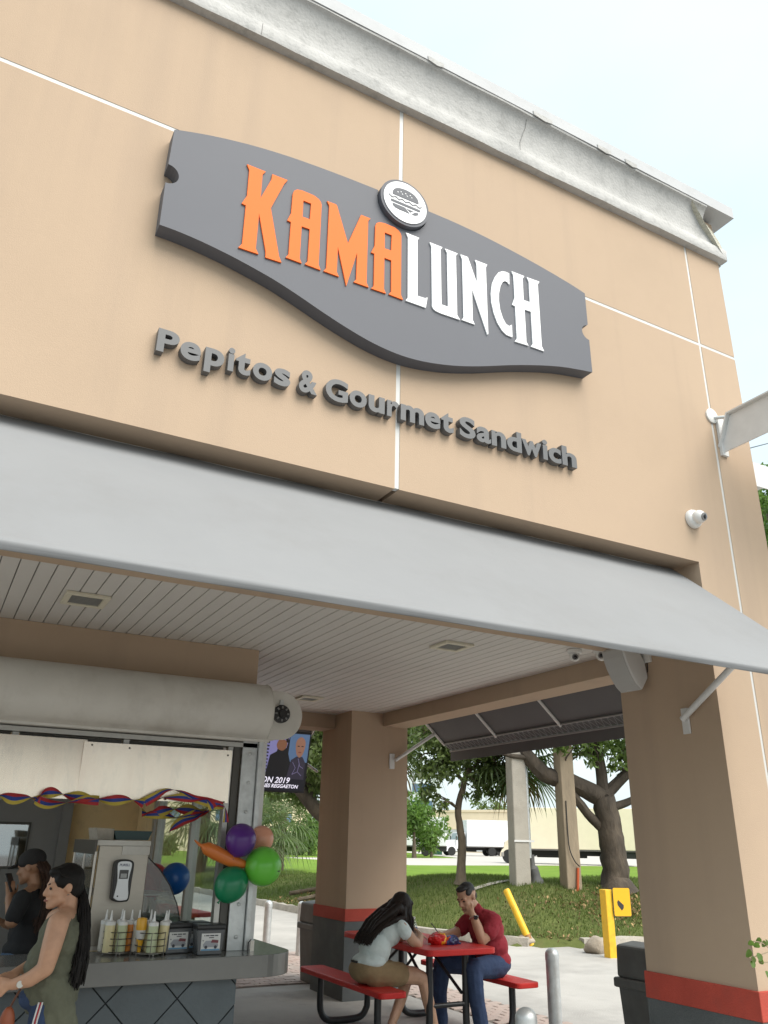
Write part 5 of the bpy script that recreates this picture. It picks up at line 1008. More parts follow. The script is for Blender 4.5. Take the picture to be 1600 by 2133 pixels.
# ---- woman seated on the left bench (facing +x)
def woman_seated():
    t = thing('person', (3.74, 7.08, .47), 'seated woman in a pale top and khaki shorts with long dark hair', 'person')
    y = 7.08; hc = V3(4.055, y, 1.075); Rh = frame((.86, .10, -.52), (.5, 0, 1))
    P = head_prims(hc, Rh, .98)
    P += [('c', (4.01, y, 1.03), .05, (3.955, y, .965), .055), ('c', (3.955, y, .96), .055, (3.965, y - .15, .935), .052), ('c', (3.955, y, .96), .055, (3.965, y + .15, .935), .052)]
    P += [('c', (3.97, y - .165, .93), .052, (4.06, y - .20, .825), .047), ('c', (4.06, y - .20, .825), .047, (4.115, y - .20, .79), .042), ('c', (4.115, y - .20, .79), .041, (4.195, y - .10, .84), .036), ('c', (4.195, y - .10, .84), .036, (4.215, y - .02, .865), .026)]
    P += hand_prims((4.215, y - .02, .865), (.1, .85, .25), (.75, -.1, .5), -1, .55, .9)
    P += [('c', (3.97, y + .165, .93), .052, (4.09, y + .20, .80), .044), ('c', (4.09, y + .20, .80), .042, (4.24, y + .08, .83), .028)] + hand_prims((4.24, y + .08, .83), (.5, -.8, .1), (.2, .3, .9), 1, .5, .9)
    P += [('e', (3.90, y, .88), (.11, .15, .12)), ('e', (3.79, y, .74), (.115, .145, .14)), ('e', (3.715, y, .595), (.135, .175, .11))]
    P += [('c', (3.74, y - .10, .56), .092, (4.09, y - .15, .548), .074), ('c', (4.09, y - .15, .548), .073, (4.19, y - .16, .520), .057), ('c', (4.19, y - .16, .520), .057, (4.235, y - .17, .35), .055), ('c', (4.235, y - .17, .35), .055, (4.31, y - .18, .10), .034), ('c', (4.31, y - .18, .09), .034, (4.43, y - .19, .052), .028), ('c', (4.43, y - .19, .052), .028, (4.48, y - .19, .045), .022)]
    P += [('c', (3.74, y + .08, .56), .092, (4.10, y + .06, .545), .070), ('c', (4.10, y + .06, .545), .070, (4.16, y + .05, .515), .056), ('c', (4.15, y + .05, .51), .056, (4.05, y + .0, .33), .050), ('c', (4.05, y + .0, .33), .050, (3.93, y - .02, .12), .033), ('c', (3.93, y - .02, .10), .034, (4.02, y - .02, .045), .028), ('c', (4.02, y - .02, .045), .028, (4.06, y - .02, .04), .022)]
    body = blob('body', P, SK2, t, .007, 5); face_bits(body, hc, Rh, .98, (.32, .12, .10), t)
    T = [('c', (3.955, y, .945), .064, (3.965, y - .13, .935), .062), ('c', (3.955, y, .945), .064, (3.965, y + .13, .935), .062), ('c', (3.967, y - .155, .93), .062, (3.995, y - .185, .885), .060), ('c', (3.967, y + .155, .93), .062, (3.995, y + .185, .885), .060), ('e', (3.90, y, .88), (.128, .162, .13)), ('e', (3.79, y, .755), (.135, .165, .15)), ('e', (3.735, y, .655), (.145, .185, .075))]
    blob('top', T, MINT, t, .008, 5, .012, .05)
    K = [('e', (3.705, y, .59), (.145, .188, .108)), ('c', (3.74, y - .10, .565), .104, (3.965, y - .135, .560), .098), ('c', (3.74, y + .085, .565), .104, (3.96, y + .075, .560), .095)]
    blob('shorts', K, KHAKI, t, .009, 5, .008, .05)
    MB().box(3.583, 3.598, y - .05, y + .06, .652, .668).obj('belt', BLACKP, t)
    shoe = mat('dark shoe', (.03, .028, .028), .7)
    blob('shoe', [('c', (4.345, y - .185, .055), .043, (4.49, y - .195, .047), .034)], shoe, t, .007, 4); blob('shoe', [('c', (3.95, y - .02, .058), .043, (4.085, y - .02, .047), .034)], shoe, t, .007, 4)
    def H(x, yy, z): return hc + Rh @ V3(x, yy, z) * .98
    hb = blob('hair', [('e', H(-.02, 0, .035), (.099, .084, .092), Rh), ('e', H(-.06, 0, -.04), (.07, .08, .09), Rh), ('e', H(.0, .066, .0), (.06, .024, .07), Rh), ('e', H(.0, -.066, .0), (.06, .024, .07), Rh), ('e', H(.05, 0, .075), (.04, .06, .03), Rh), *[('c', (3.975, y + d_, 1.075), .05, (3.885, y + d_ * 1.2, 1.035), .038) for d_ in (-.08, 0, .08)], *[('c', (3.885, y + d_ * 1.2, 1.035), .038, (3.765, y + d_ * 1.25, .965), .026) for d_ in (-.08, -.03, .03, .08)], *[('c', (3.765, y + d_ * 1.25, .965), .026, (3.685, y + d_ * 1.2, .885), .014) for d_ in (-.08, -.03, .03, .08)], ('c', H(-.03, -.085, -.02), .03, (4.01, y - .13, 1.0), .026), ('c', (4.01, y - .13, 1.0), .026, (3.90, y - .15, .985), .026), ('c', (3.90, y - .15, .985), .026, (3.79, y - .14, .93), .016)], HAIRD, t, .008, 4, .008, .02)
    rnd = random.Random(9); S_ = []
    for i in range(700):                                                  # down the back
        a = rnd.uniform(-1, 1); k = rnd.uniform(.6, 1.08)
        S_.append(lerp_path([H(-.02 + rnd.uniform(-.06, .04), a * .075, .09 - abs(a) * .05), H(-.09, a * .085, .01), V3(3.955, y + a * .12, 1.085 - .03 * abs(a)), V3(3.865, y + a * .15, 1.045 - .05 * abs(a)), V3(3.865 - .15 * k, y + a * .155, 1.035 - .13 * k - .03 * abs(a)), V3(3.865 - .20 * k, y + a * .14, 1.03 - .225 * k)], 3, .010, rnd))
    for i in range(260):                                                  # hanging in front of the near shoulder and beside the face
        a = rnd.uniform(-1, 1); k = rnd.uniform(.5, 1.1); b = rnd.uniform(-.04, .05)
        S_.append(lerp_path([H(.0 + b, -.06, .06), H(.01 + b, -.092, -.02), V3(4.05 + b * 1.2, y - .105, .99), V3(4.045 + b, y - .14, .99 - .09 * k), V3(4.035 + b, y - .16, .99 - .15 * k)], 3, .010, rnd))
    for i in range(70):
        k = rnd.uniform(.5, 1.0); b = rnd.uniform(-.03, .03); S_.append(lerp_path([H(.02 + b, .06, .06), H(.03 + b, .088, -.02), V3(4.08 + b, y + .10, .98), V3(4.08 + b, y + .12, .98 - .15 * k)], 3, .010, rnd))
    strands('hair_strands', S_, HAIRD, hb, r=.0026)
woman_seated()
# ---- man seated on the right bench (facing -x)
def man_seated():
    t = thing('person', (5.06, 7.08, .47), 'seated man in a crimson shirt and jeans resting his face on his fist', 'person')
    y = 7.08; hc = V3(4.775, y, 1.152); Rh = frame((-.90, -.22, -.44), (-.45, 0, 1))
    P = head_prims(hc, Rh, 1.06)
    P += [('c', (4.83, y, 1.09), .060, (4.90, y, 1.01), .066), ('c', (4.905, y, 1.0), .066, (4.945, y - .17, .965), .066), ('c', (4.905, y, 1.0), .066, (4.945, y + .17, .965), .066)]
    # near (left) arm propped on the elbow, fist at the cheek
    P += [('c', (4.95, y - .185, .96), .062, (4.88, y - .21, .865), .056), ('c', (4.88, y - .21, .865), .056, (4.80, y - .205, .806), .049), ('c', (4.80, y - .205, .806), .048, (4.775, y - .17, .91), .047), ('c', (4.775, y - .17, .91), .047, (4.752, y - .125, 1.01), .033)]
    P += hand_prims((4.752, y - .125, 1.01), (-.02, .50, .62), (-.60, -.70, .30), -1, 1.15, 1.0)
    # far arm holding the phone
    P += [('c', (4.95, y + .185, .96), .062, (4.80, y + .22, .83), .050), ('c', (4.80, y + .22, .83), .049, (4.56, y + .10, .822), .033)] + hand_prims((4.56, y + .10, .822), (-.85, -.25, .25), (.1, .5, .8), 1, .7, 1.0)
    P += [('e', (4.985, y, .87), (.135, .185, .15)), ('e', (5.03, y, .72), (.145, .175, .14)), ('e', (5.06, y, .59), (.145, .18, .11))]
    P += [('c', (5.03, y - .11, .57), .095, (4.68, y - .22, .575), .072), ('c', (4.68, y - .22, .565), .070, (4.70, y - .24, .33), .058), ('c', (4.70, y - .24, .33), .058, (4.745, y - .25, .10), .042), ('c', (4.745, y - .25, .07), .042, (4.60, y - .27, .05), .034)]
    P += [('c', (5.03, y + .11, .57), .095, (4.62, y + .20, .575), .072), ('c', (4.62, y + .20, .565), .070, (4.58, y + .20, .33), .058), ('c', (4.58, y + .20, .33), .058, (4.60, y + .20, .10), .042), ('c', (4.60, y + .20, .07), .042, (4.46, y + .20, .05), .034)]
    body = blob('body', P, SK4, t, .007, 5); face_bits(body, hc, Rh, 1.06, (.28, .11, .09), t, (.015, .012, .01))
    T = [('c', (4.905, y, .99), .076, (4.945, y - .16, .965), .078), ('c', (4.905, y, .99), .076, (4.945, y + .16, .965), .078), ('c', (4.95, y - .185, .955), .078, (4.88, y - .212, .87), .074), ('c', (4.95, y + .185, .955), .078, (4.85, y + .215, .865), .072), ('e', (4.99, y, .87), (.152, .20, .16)), ('e', (5.03, y, .73), (.162, .195, .155)), ('e', (5.055, y, .62), (.160, .20, .10)), ('c', (4.87, y - .03, 1.05), .055, (4.87, y + .03, 1.05), .055)]
    blob('shirt', T, REDTEE, t, .008, 5, .016, .055)
    J = [('e', (5.06, y, .585), (.155, .192, .11)), ('c', (5.03, y - .11, .575), .108, (4.68, y - .22, .578), .086), ('c', (4.68, y - .22, .57), .085, (4.70, y - .24, .33), .074), ('c', (4.70, y - .24, .33), .073, (4.745, y - .25, .10), .066), ('c', (5.03, y + .11, .575), .108, (4.62, y + .20, .578), .086), ('c', (4.62, y + .20, .57), .085, (4.58, y + .20, .33), .074), ('c', (4.58, y + .20, .33), .073, (4.60, y + .20, .10), .066)]
    blob('jeans', J, JEAN, t, .009, 5, .012, .06)
    shoe = mat('dark shoe', (.03, .028, .028), .7)
    blob('shoe', [('c', (4.74, y - .25, .06), .048, (4.57, y - .275, .05), .04)], shoe, t, .007, 4); blob('shoe', [('c', (4.60, y + .20, .06), .048, (4.43, y + .20, .05), .04)], shoe, t, .007, 4)
    def H(x, yy, z): return hc + Rh @ V3(x, yy, z) * 1.06
    blob('hair', [('e', H(-.022, 0, .045), (.092, .077, .080), Rh), ('e', H(.03, 0, .088), (.048, .060, .026), Rh), ('e', H(-.062, 0, -.01), (.045, .062, .055), Rh), ('e', H(.008, .060, .045), (.045, .018, .032), Rh), ('e', H(.008, -.060, .045), (.045, .018, .032), Rh)], mat('short grey-black hair', (.022, .020, .019), .6, var=.4, vscale=60), t, .007, 3, .006, .012)
    wt = MB().tube([V3(4.757, y - .138, .985) + (V3(1, 0, .1) * math.cos(a) + V3(.1, .95, -.3) * math.sin(a)) * .0405 for a in [i * math.pi / 8 for i in range(17)]], .008, 6).obj('watch', STEEL, t, smooth=True)
    MB().box(-.018, .018, -.006, .006, -.018, .018).xf(Matrix.Translation((4.748, y - .184, .992)) @ Matrix.Rotation(-.2, 4, 'Z')).obj('dial', LENS, wt, bevel=.003)
man_seated()
ph2 = thing('phone', (4.45, 7.15, .85), 'black phone in the seated man\'s hand above the table', 'phone', 'phones in hands')
MB().box(-.037, .037, -.004, .004, -.075, .075).xf(Matrix.Translation((4.455, 7.12, .875)) @ Matrix.Rotation(1.1, 4, 'Z') @ Matrix.Rotation(-.7, 4, 'X')).obj('case', BLACKP, ph2, bevel=.003)
# things on the table
wb = thing('water_bottle', (4.33, 7.32, .763), 'clear plastic water bottle with a blue label on the picnic table', 'bottle', local=True)
MB().lathe([(.030, 0), (.033, .006), (.033, .04), (.031, .046), (.033, .052), (.033, .13), (.031, .14), (.022, .165), (.013, .185), (.013, .196)], n=20).obj('bottle', glass('pet plastic', (.88, .92, .93), .15), wb, smooth=True)
MB().lathe([(.0295, .003), (.0295, .05)], n=16).obj('water', glass('water', (.9, .94, .96), .05), wb, smooth=True)
MB().lathe([(.0338, .078), (.0338, .122)], n=20).obj('paper_label', mat('blue label', (.04, .12, .42), .4), wb, smooth=True)
MB().lathe([(.0145, .192), (.0145, .21), (.0001, .211)], n=14).obj('cap', WHITEP, wb, smooth=True)
bgm = bpy.data.materials.new('printed snack film'); bgm.use_nodes = True; n_ = bgm.node_tree; pb = n_.nodes['Principled BSDF']; pb.inputs['Roughness'].default_value = .25
tc_ = n_.nodes.new('ShaderNodeTexCoord'); nz_ = n_.nodes.new('ShaderNodeTexNoise'); nz_.inputs['Scale'].default_value = 9; nz_.inputs['Detail'].default_value = 2
sx_ = n_.nodes.new('ShaderNodeSeparateXYZ'); ad_ = n_.nodes.new('ShaderNodeMath'); ad_.operation = 'MULTIPLY_ADD'; ad_.inputs[1].default_value = 2.6; 
rp_ = n_.nodes.new('ShaderNodeValToRGB'); el = rp_.color_ramp; el.interpolation = 'CONSTANT'
el.elements[0].color = (.62, .03, .03, 1); el.elements[1].position = .42; el.elements[1].color = (.85, .42, .03, 1)
for p_, c_ in ((.52, (.75, .10, .03, 1)), (.62, (.05, .06, .20, 1)), (.75, (.03, .04, .12, 1))): e_ = el.elements.new(p_); e_.color = c_
n_.links.new(tc_.outputs['Object'], nz_.inputs[0]); n_.links.new(tc_.outputs['Object'], sx_.inputs[0]); n_.links.new(sx_.outputs[0], ad_.inputs[0]); n_.links.new(nz_.outputs[0], ad_.inputs[2]); n_.links.new(ad_.outputs[0], rp_.inputs[0]); n_.links.new(rp_.outputs[0], pb.inputs[0])
sn = thing('snack_bag', (4.42, 6.95, .765), 'crumpled red, yellow and blue snack bag lying on the picnic table', 'bag', local=True)
blob('film', [('e', (-.04, .02, .05), (.10, .07, .052)), ('e', (.07, -.01, .038), (.09, .06, .04)), ('e', (-.09, .0, .06), (.04, .06, .03)), ('c', (.12, -.02, .02), .02, (.17, -.03, .015), .012)], bgm, sn, .007, 1, .045, .035)
# ================================================================== VEGETATION
def leaves_mesh(name, pts, size, seed, up_bias=.3, droop=0.0, aspect=.45):
    """leaf-sized folded quads at the given points"""
    r = np.random.default_rng(seed); pts = np.asarray(pts, float); n = len(pts)
    d = r.normal(size=(n, 3)); d[:, 2] -= droop; d /= np.linalg.norm(d, axis=1, keepdims=True)
    nn = r.normal(size=(n, 3)); nn[:, 2] += up_bias * 2; nn -= d * (nn * d).sum(1, keepdims=True); nn /= np.linalg.norm(nn, axis=1, keepdims=True)
    s = np.cross(d, nn); L = size * r.uniform(.65, 1.3, (n, 1)); W = L * aspect * .5
    a = pts; b = pts + d * L * .45 + s * W + nn * W * .35; c = pts + d * L - nn * L * .08; e = pts + d * L * .45 - s * W + nn * W * .35
    V = np.stack([a, b, c, e], 1).reshape(-1, 3); me = bpy.data.meshes.new(name)
    me.vertices.add(4 * n); me.vertices.foreach_set('co', V.astype(np.float32).ravel())
    me.loops.add(4 * n); me.loops.foreach_set('vertex_index', np.arange(4 * n, dtype=np.int32))
    me.polygons.add(n); me.polygons.foreach_set('loop_start', (np.arange(n) * 4).astype(np.int32)); me.polygons.foreach_set('loop_total', np.full(n, 4, np.int32))
    me.update(); me.validate(); return me
def clump_pts(clumps, n, seed, shell=.55):
    """points spread through ellipsoidal clumps, denser near their surface, gathered into twig tufts"""
    r = np.random.default_rng(seed); out_ = []
    vol = np.array([c[1] ** 2 for c in clumps]); vol = vol / vol.sum()
    for c, f in zip(clumps, vol):
        k = max(6, int(n * f)); tw = max(3, k // 14)
        u = r.normal(size=(tw, 3)); u /= np.linalg.norm(u, axis=1, keepdims=True); rad = c[1] * r.uniform(shell * .4, 1.0, (tw, 1)) ** .7
        ctr = np.array(c[0]) + u * rad * np.array([1, 1, c[2] if len(c) > 2 else .75])
        q = ctr[r.integers(0, tw, k)] + r.normal(scale=c[1] * .13, size=(k, 3)); out_.append(q)
    return np.concatenate(out_)
def limb(path, r0, r1, n=10, m=BARK, name='trunk', parent=None, jit=.02, seed=1, seg=5, flare=0.0):
    rr = random.Random(seed); P = smooth_line([tuple(p) for p in path], seg); k = len(P)
    P = [Vector(p) + Vector((rr.gauss(0, jit), rr.gauss(0, jit), 0)) * (1 if 0 < i < k - 1 else 0) for i, p in enumerate(P)]
    R_ = [r0 + (r1 - r0) * i / (k - 1) + flare * math.exp(-i * 1.1) for i in range(k)]
    return P, R_
def tree(name, loc, label, limbs, clumps, n, leaf, lm, bm_, group=None, seed=1, droop=0.0, flare=.0, sub=2):
    t = thing(name, loc, label, 'tree', group); b = MB()
    for i, (pth, r0, r1) in enumerate(limbs):
        P, R_ = limb(pth, r0, r1, seed=seed + i, jit=r0 * .06, flare=flare if i == 0 else 0); b0 = len(b.v); b.tube(P, R_, 18 if r0 > .05 else 6); rj = random.Random(seed * 7 + i); nr = 18 if r0 > .05 else 6; rid = [rj.uniform(-1, 1) for _ in range(nr)]
        for q in range(b0, len(b.v)):
            c_ = P[(q - b0) // nr]; v_ = Vector(b.v[q]); b.v[q] = tuple(c_ + (v_ - c_) * (1 + .07 * rid[(q - b0) % nr] + rj.uniform(-.06, .06)))
    rr = random.Random(seed)
    for c in clumps:                                                     # twigs reaching into each clump
        cc = Vector(c[0])
        st = min((Vector(q) for l in limbs for q in l[0][1:]), key=lambda q: (q - cc).length)
        for _ in range(sub):
            e = cc + Vector((rr.uniform(-1, 1), rr.uniform(-1, 1), rr.uniform(-.6, .6))) * c[1] * .6; b.tube([st, st.lerp(e, .5) + Vector((rr.gauss(0, .06), rr.gauss(0, .06), .05)), e], [.03, .02, .008], 5)
    b.obj('trunk', bm_, t, smooth=True)
    link('crown', leaves_mesh('crown', clump_pts(clumps, n, seed), leaf, seed + 50, droop=droop), lm, t)
    return t
def fan_frond(b, base, dirv, petiole, blade, nleaf, rr, droop=.35, mi=0):
    """one fan-palm frond: arched petiole and a spray of drooping leaflets"""
    d = Vector(dirv).normalized(); base = Vector(base); tip = base + d * petiole + Vector((0, 0, -.10 * petiole)); b.tube([base, base + d * petiole * .5 + Vector((0, 0, .03)), tip], [.018, .014, .010], 5, mi)
    side = d.cross(Vector((0, 0, 1))); side = side.normalized() if side.length > .05 else Vector((1, 0, 0)); upv = side.cross(d).normalized()
    for i in range(nleaf):
        a = (i / (nleaf - 1) - .5) * 4.4; v = (d * math.cos(a) + side * math.sin(a) + upv * .15 * math.cos(a)).normalized(); L = blade * (.78 + .22 * math.cos(a)) * rr.uniform(.9, 1.08)
        w_ = .020 + .012 * rr.random(); s_ = v.cross(upv).normalized() * w_
        p1 = tip + v * L * .35; p2 = tip + v * L * .7 + Vector((0, 0, -droop * L * .22)); p3 = tip + v * L * .93 + Vector((rr.uniform(-.03, .03), rr.uniform(-.03, .03), -droop * L * .7)); q = upv * w_ * .5
        b.add([tip, p1 - s_ + q, p1, p1 + s_ + q, p2 - s_ * .8, p2 + s_ * .8, p3], [(0, 1, 2), (0, 2, 3), (1, 4, 2), (2, 4, 5), (2, 5, 3), (4, 6, 5)], mi)
def palm(loc, h, label, nfr=26, blade=.75, pet=.75, seed=1, r=.15, dry=6, group='palms', lean=(0, 0)):
    rr = random.Random(seed); t = thing('palm_tree', loc, label, 'palm', group); x, y, z = loc; top = Vector((x + lean[0], y + lean[1], z + h))
    MB().tube(smooth_line([(x, y, z - .1), (x + lean[0] * .4, y + lean[1] * .4, z + h * .5), tuple(top)], 5), r, 12).obj('trunk', BARK, t, smooth=True)
    b = MB()
    for i in range(nfr):
        a = i * 2.399 + rr.uniform(-.2, .2); el = 1.2 - 2.0 * (i / nfr); fan_frond(b, top + Vector((0, 0, -.1 * i / nfr)), (math.cos(a) * math.cos(el), math.sin(a) * math.cos(el), math.sin(el)), pet * rr.uniform(.8, 1.1), blade * rr.uniform(.85, 1.1), 22, rr, .25 + .5 * i / nfr)
    b.obj('crown', PALML, t)
    if dry:
        b = MB()
        for i in range(dry):
            a = i * 2.1 + rr.random(); fan_frond(b, top + Vector((0, 0, -.15)), (math.cos(a) * .45, math.sin(a) * .45, -.9), pet * .6, blade * .8, 16, rr, .9)
        b.obj('dry_fronds', PALMDRY, t)
def gz(x, y): return float(terrain(np.array([x]), np.array([y]))[0])
def at_z(x, y): return (x, y, gz(x, y) - .02)
# slender tree left of the poles
B = at_z(11.42, 17.18)
tree('tree', B, 'slender young tree with drooping leaves left of the concrete poles', [([B, (11.46, 17.15, 1.6), (11.40, 17.2, 2.4), (11.60, 17.1, 3.2), (11.75, 17.0, 4.3)], .105, .05), ([(11.55, 17.15, 3.0), (11.0, 17.3, 3.7), (10.6, 17.4, 4.2)], .05, .02), ([(11.6, 17.1, 3.2), (12.2, 16.9, 3.8), (12.7, 16.7, 4.2)], .05, .02)],
     [((11.6, 17.1, 4.9), 1.0), ((10.8, 17.4, 4.3), .75), ((12.4, 16.9, 4.4), .8), ((11.15, 17.2, 3.55), .5), ((12.05, 17.0, 3.5), .55), ((10.65, 17.5, 3.35), .42), ((12.35, 16.8, 3.05), .34), ((10.75, 17.4, 2.75), .28), ((11.8, 16.6, 3.9), .6), ((11.2, 17.9, 4.4), .7), ((11.0, 16.9, 3.9), .6), ((12.7, 16.9, 3.75), .55), ((11.55, 17.3, 3.9), .6), ((12.2, 17.3, 4.1), .6), ((10.4, 17.5, 3.9), .5), ((11.9, 16.9, 3.15), .35), ((13.1, 17.2, 4.1), .6), ((10.6, 17.0, 3.15), .38), ((11.05, 17.0, 3.35), .5), ((11.95, 17.0, 3.2), .45), ((12.3, 17.0, 3.5), .5), ((11.75, 17.0, 2.75), .26), ((10.85, 17.0, 2.5), .24), ((12.25, 17.0, 2.8), .26), ((11.36, 17.0, 3.8), .6), ((12.8, 17.0, 3.5), .42), ((10.45, 17.2, 2.85), .25)], 11000, .14, LEAFD, BARK, 'trees on the berm', 11, .6, .06)
# big branching tree on the right
B = at_z(13.94, 14.74)
tree('tree', B, 'thick dark tree with a heavy limb reaching left, beside the right pillar', [([B, (13.93, 14.74, 1.5), (13.88, 14.78, 2.2), (13.80, 14.80, 2.75)], .29, .24), ([(13.80, 14.80, 2.65), (13.1, 15.05, 2.98), (12.55, 15.3, 3.15), (12.2, 15.5, 3.6), (12.05, 15.6, 4.2), (11.9, 15.7, 5.2)], .21, .12), ([(13.82, 14.8, 2.7), (13.85, 14.85, 3.4), (13.7, 14.9, 4.4), (13.8, 14.9, 5.6)], .15, .08), ([(13.85, 14.78, 2.7), (14.4, 14.5, 3.25), (15.0, 14.2, 3.7)], .14, .08), ([(13.9, 14.74, 2.45), (14.4, 14.5, 2.62), (15.0, 14.3, 3.0)], .10, .05), ([(13.85, 14.8, 1.9), (13.45, 14.95, 2.3), (13.1, 15.05, 2.75), (12.85, 15.15, 3.05)], .10, .09), ([(12.3, 15.4, 3.5), (11.7, 15.6, 3.55), (11.3, 15.8, 3.8)], .06, .03)],
     [((13.6, 14.9, 4.9), 1.2), ((14.6, 14.4, 4.5), 1.1), ((12.8, 15.3, 5.0), 1.1), ((15.2, 14.2, 5.2), 1.2), ((13.3, 15.0, 4.0), .65), ((14.3, 14.5, 3.7), .55), ((13.9, 14.3, 6.2), 1.5), ((12.2, 15.4, 6.0), 1.3), ((14.75, 14.4, 3.9), .5), ((13.15, 14.6, 4.55), .8), ((15.6, 13.5, 6.2), 1.4), ((13.5, 16.2, 5.0), 1.2), ((13.45, 14.7, 3.75), .45), ((14.15, 14.3, 3.55), .5), ((14.6, 14.3, 3.5), .45), ((12.95, 15.6, 4.2), .7), ((12.6, 15.0, 4.3), .6), ((14.9, 14.6, 4.3), .8), ((13.9, 15.6, 4.4), .8), ((12.95, 14.7, 3.75), .4), ((13.64, 14.7, 3.75), .45), ((14.4, 14.6, 3.75), .5), ((13.35, 14.6, 3.35), .22), ((14.2, 14.5, 3.3), .3), ((14.6, 14.4, 3.0), .3)], 14500, .14, LEAF, BARK2, 'trees on the berm', 21, .2, .16, 4)
# large tree behind the middle pillar (limb at left)
B = at_z(11.3, 21.8)
tree('tree', B, 'large old tree whose limb shows left of the middle pillar', [([B, (11.2, 21.8, 1.6), (11.0, 21.8, 2.4)], .42, .34), ([(11.1, 21.8, 1.7), (10.4, 22.0, 2.05), (9.83, 22.0, 2.42), (9.3, 22.0, 2.95), (8.88, 22.0, 3.5), (8.65, 22.2, 4.5)], .24, .12), ([(9.7, 22.0, 2.5), (9.5, 22.0, 3.2), (9.25, 22.1, 4.3)], .11, .05), ([(10.3, 21.9, 2.1), (10.2, 22.4, 3.4), (9.9, 22.6, 5.2)], .15, .06), ([(11.1, 21.8, 2.3), (11.8, 21.2, 3.6), (12.4, 20.8, 5)], .22, .1)],
     [((9.2, 22.4, 4.6), 1.1), ((8.6, 22.0, 4.0), .8), ((9.8, 22.6, 5.2), 1.3), ((10.4, 22.0, 4.2), 1.0), ((8.2, 22.6, 4.9), 1.0), ((11.4, 21.6, 5.2), 1.5), ((12.6, 20.8, 5.4), 1.4), ((9.0, 23.0, 3.6), .6), ((10.2, 23.2, 3.6), .8), ((8.0, 22.3, 3.5), .5), ((9.6, 21.4, 3.7), .6), ((7.5, 22.5, 4.2), .8), ((11.0, 24.0, 3.8), 1.0), ((8.3, 22.6, 3.0), .5), ((9.3, 22.8, 3.2), .7), ((9.9, 23.0, 2.9), .6), ((8.7, 22.6, 3.9), .7), ((7.9, 22.6, 3.3), .45), ((9.9, 21.6, 3.3), .6)], 21000, .17, LEAFD, BARK2, 'trees on the berm', 31, .3, .2, 3)
b = MB()                                                                # surface roots of that tree
for pth in ([(11.0, 21.7, .5), (10.3, 21.4, .42), (9.6, 21.2, .30), (9.1, 21.3, .2)], [(11.0, 21.9, .5), (10.2, 22.4, .4), (9.4, 22.6, .28)]): b.tube(smooth_line(pth, 4), .055, 8)
t = thing('tree_root', (10, 21.4, .3), 'exposed brown roots creeping down the berm left of the middle pillar', 'roots'); b.obj('root', BARK, t, smooth=True)
# palms
palm(at_z(12.95, 16.9), 3.0, 'fan palm with drooping fronds behind the first concrete pole', 22, .95, .75, 4, .15, 5)
palm(at_z(11.45, 20.6), 3.75, 'fan palm whose fronds hang beside the middle pillar under the side awning', 20, 1.0, .9, 6, .16, 5)
palm(at_z(13.75, 34.3), 2.3, 'short fan palm by the road, left of the middle pillar', 30, 1.5, 1.0, 8, .18, 0)
palm(at_z(11.1, 30.0), 1.7, 'low fan palm seen just right of the kiosk corner post', 26, 1.3, .9, 9, .18, 0)
palm(at_z(10.9, 36.0), 2.5, 'fan palm seen through the kiosk side window', 30, 1.5, 1.1, 10, .2, 4)
palm(at_z(29.6, 70.0), 1.1, 'tiny palm sapling on the far lawn left of the middle pillar', 14, .9, .5, 12, .12, 0)
# bushes and far trees
def bush(name, loc, label, r, n, leaf, lm, seed, flat=.8, group='far bushes and trees', trunk=.4, cat='tree'):
    x, y, z = loc; rr = random.Random(seed); cl = [((x + rr.uniform(-.6, .6) * r, y + rr.uniform(-.6, .6) * r, z + trunk + r * flat * rr.uniform(.4, 1.2)), r * rr.uniform(.4, .6), flat) for _ in range(9)]
    t = thing(name, loc, label, cat, group); MB().tube([(x, y, z - .1), (x, y, z + trunk + r * .6)], [r * .07 + .03, .03], 8).obj('trunk', BARK, t, smooth=True)
    link('crown', leaves_mesh('crown', clump_pts(cl, n, seed), leaf, seed), lm, t)
bush('leafy_bush', (35.2, 80.0, .3), 'bright round bush left of the middle pillar', 3.3, 3200, .5, LEAFL, 41, .75, trunk=.2)
bush('leafy_tree', (42.0, 71.0, .3), 'bright green tree just right of the middle pillar', 3.3, 3600, .45, LEAFL, 43, .9, trunk=1.4)
bush('leafy_tree', (47.0, 76.0, .3), 'darker small tree between the parked box and the green dumpster', 2.2, 1800, .45, LEAF, 44, .8, trunk=.4)
bush('leafy_tree', (60.0, 97.0, .3), 'small tree behind the green dumpster', 2.2, 1500, .5, LEAF, 45, .8, trunk=1.2)
for i, (px_, dd, r) in enumerate((((.590, .807), 175, 5.0), ((.606, .795), 178, 4.0), ((.655, .755), 160, 3.2), ((.632, .775), 185, 3.6))):
    bush('far_tree', (px_[0] * dd, px_[1] * dd, 2.2 if i < 2 else 1.0), ('leftmost', 'second', 'rightmost', 'third')[i] + ' of the far trees showing over the warehouse roof', r, 1200, .8, LEAFD, 60 + i, .7, 'trees beyond the warehouse', trunk=2.6)
bush('hedge_bush', (17.5, 66.0, .3), 'clipped round hedge bush by the cream building', 1.2, 900, .3, LEAF, 71, .9, 'clipped hedge bushes', .0, 'bush')
bush('hedge_bush', (20.3, 67.0, .3), 'smaller hedge bush right of the clipped one', .9, 700, .3, LEAF, 72, .9, 'clipped hedge bushes', .0, 'bush')
B = at_z(23.9, 16.3)
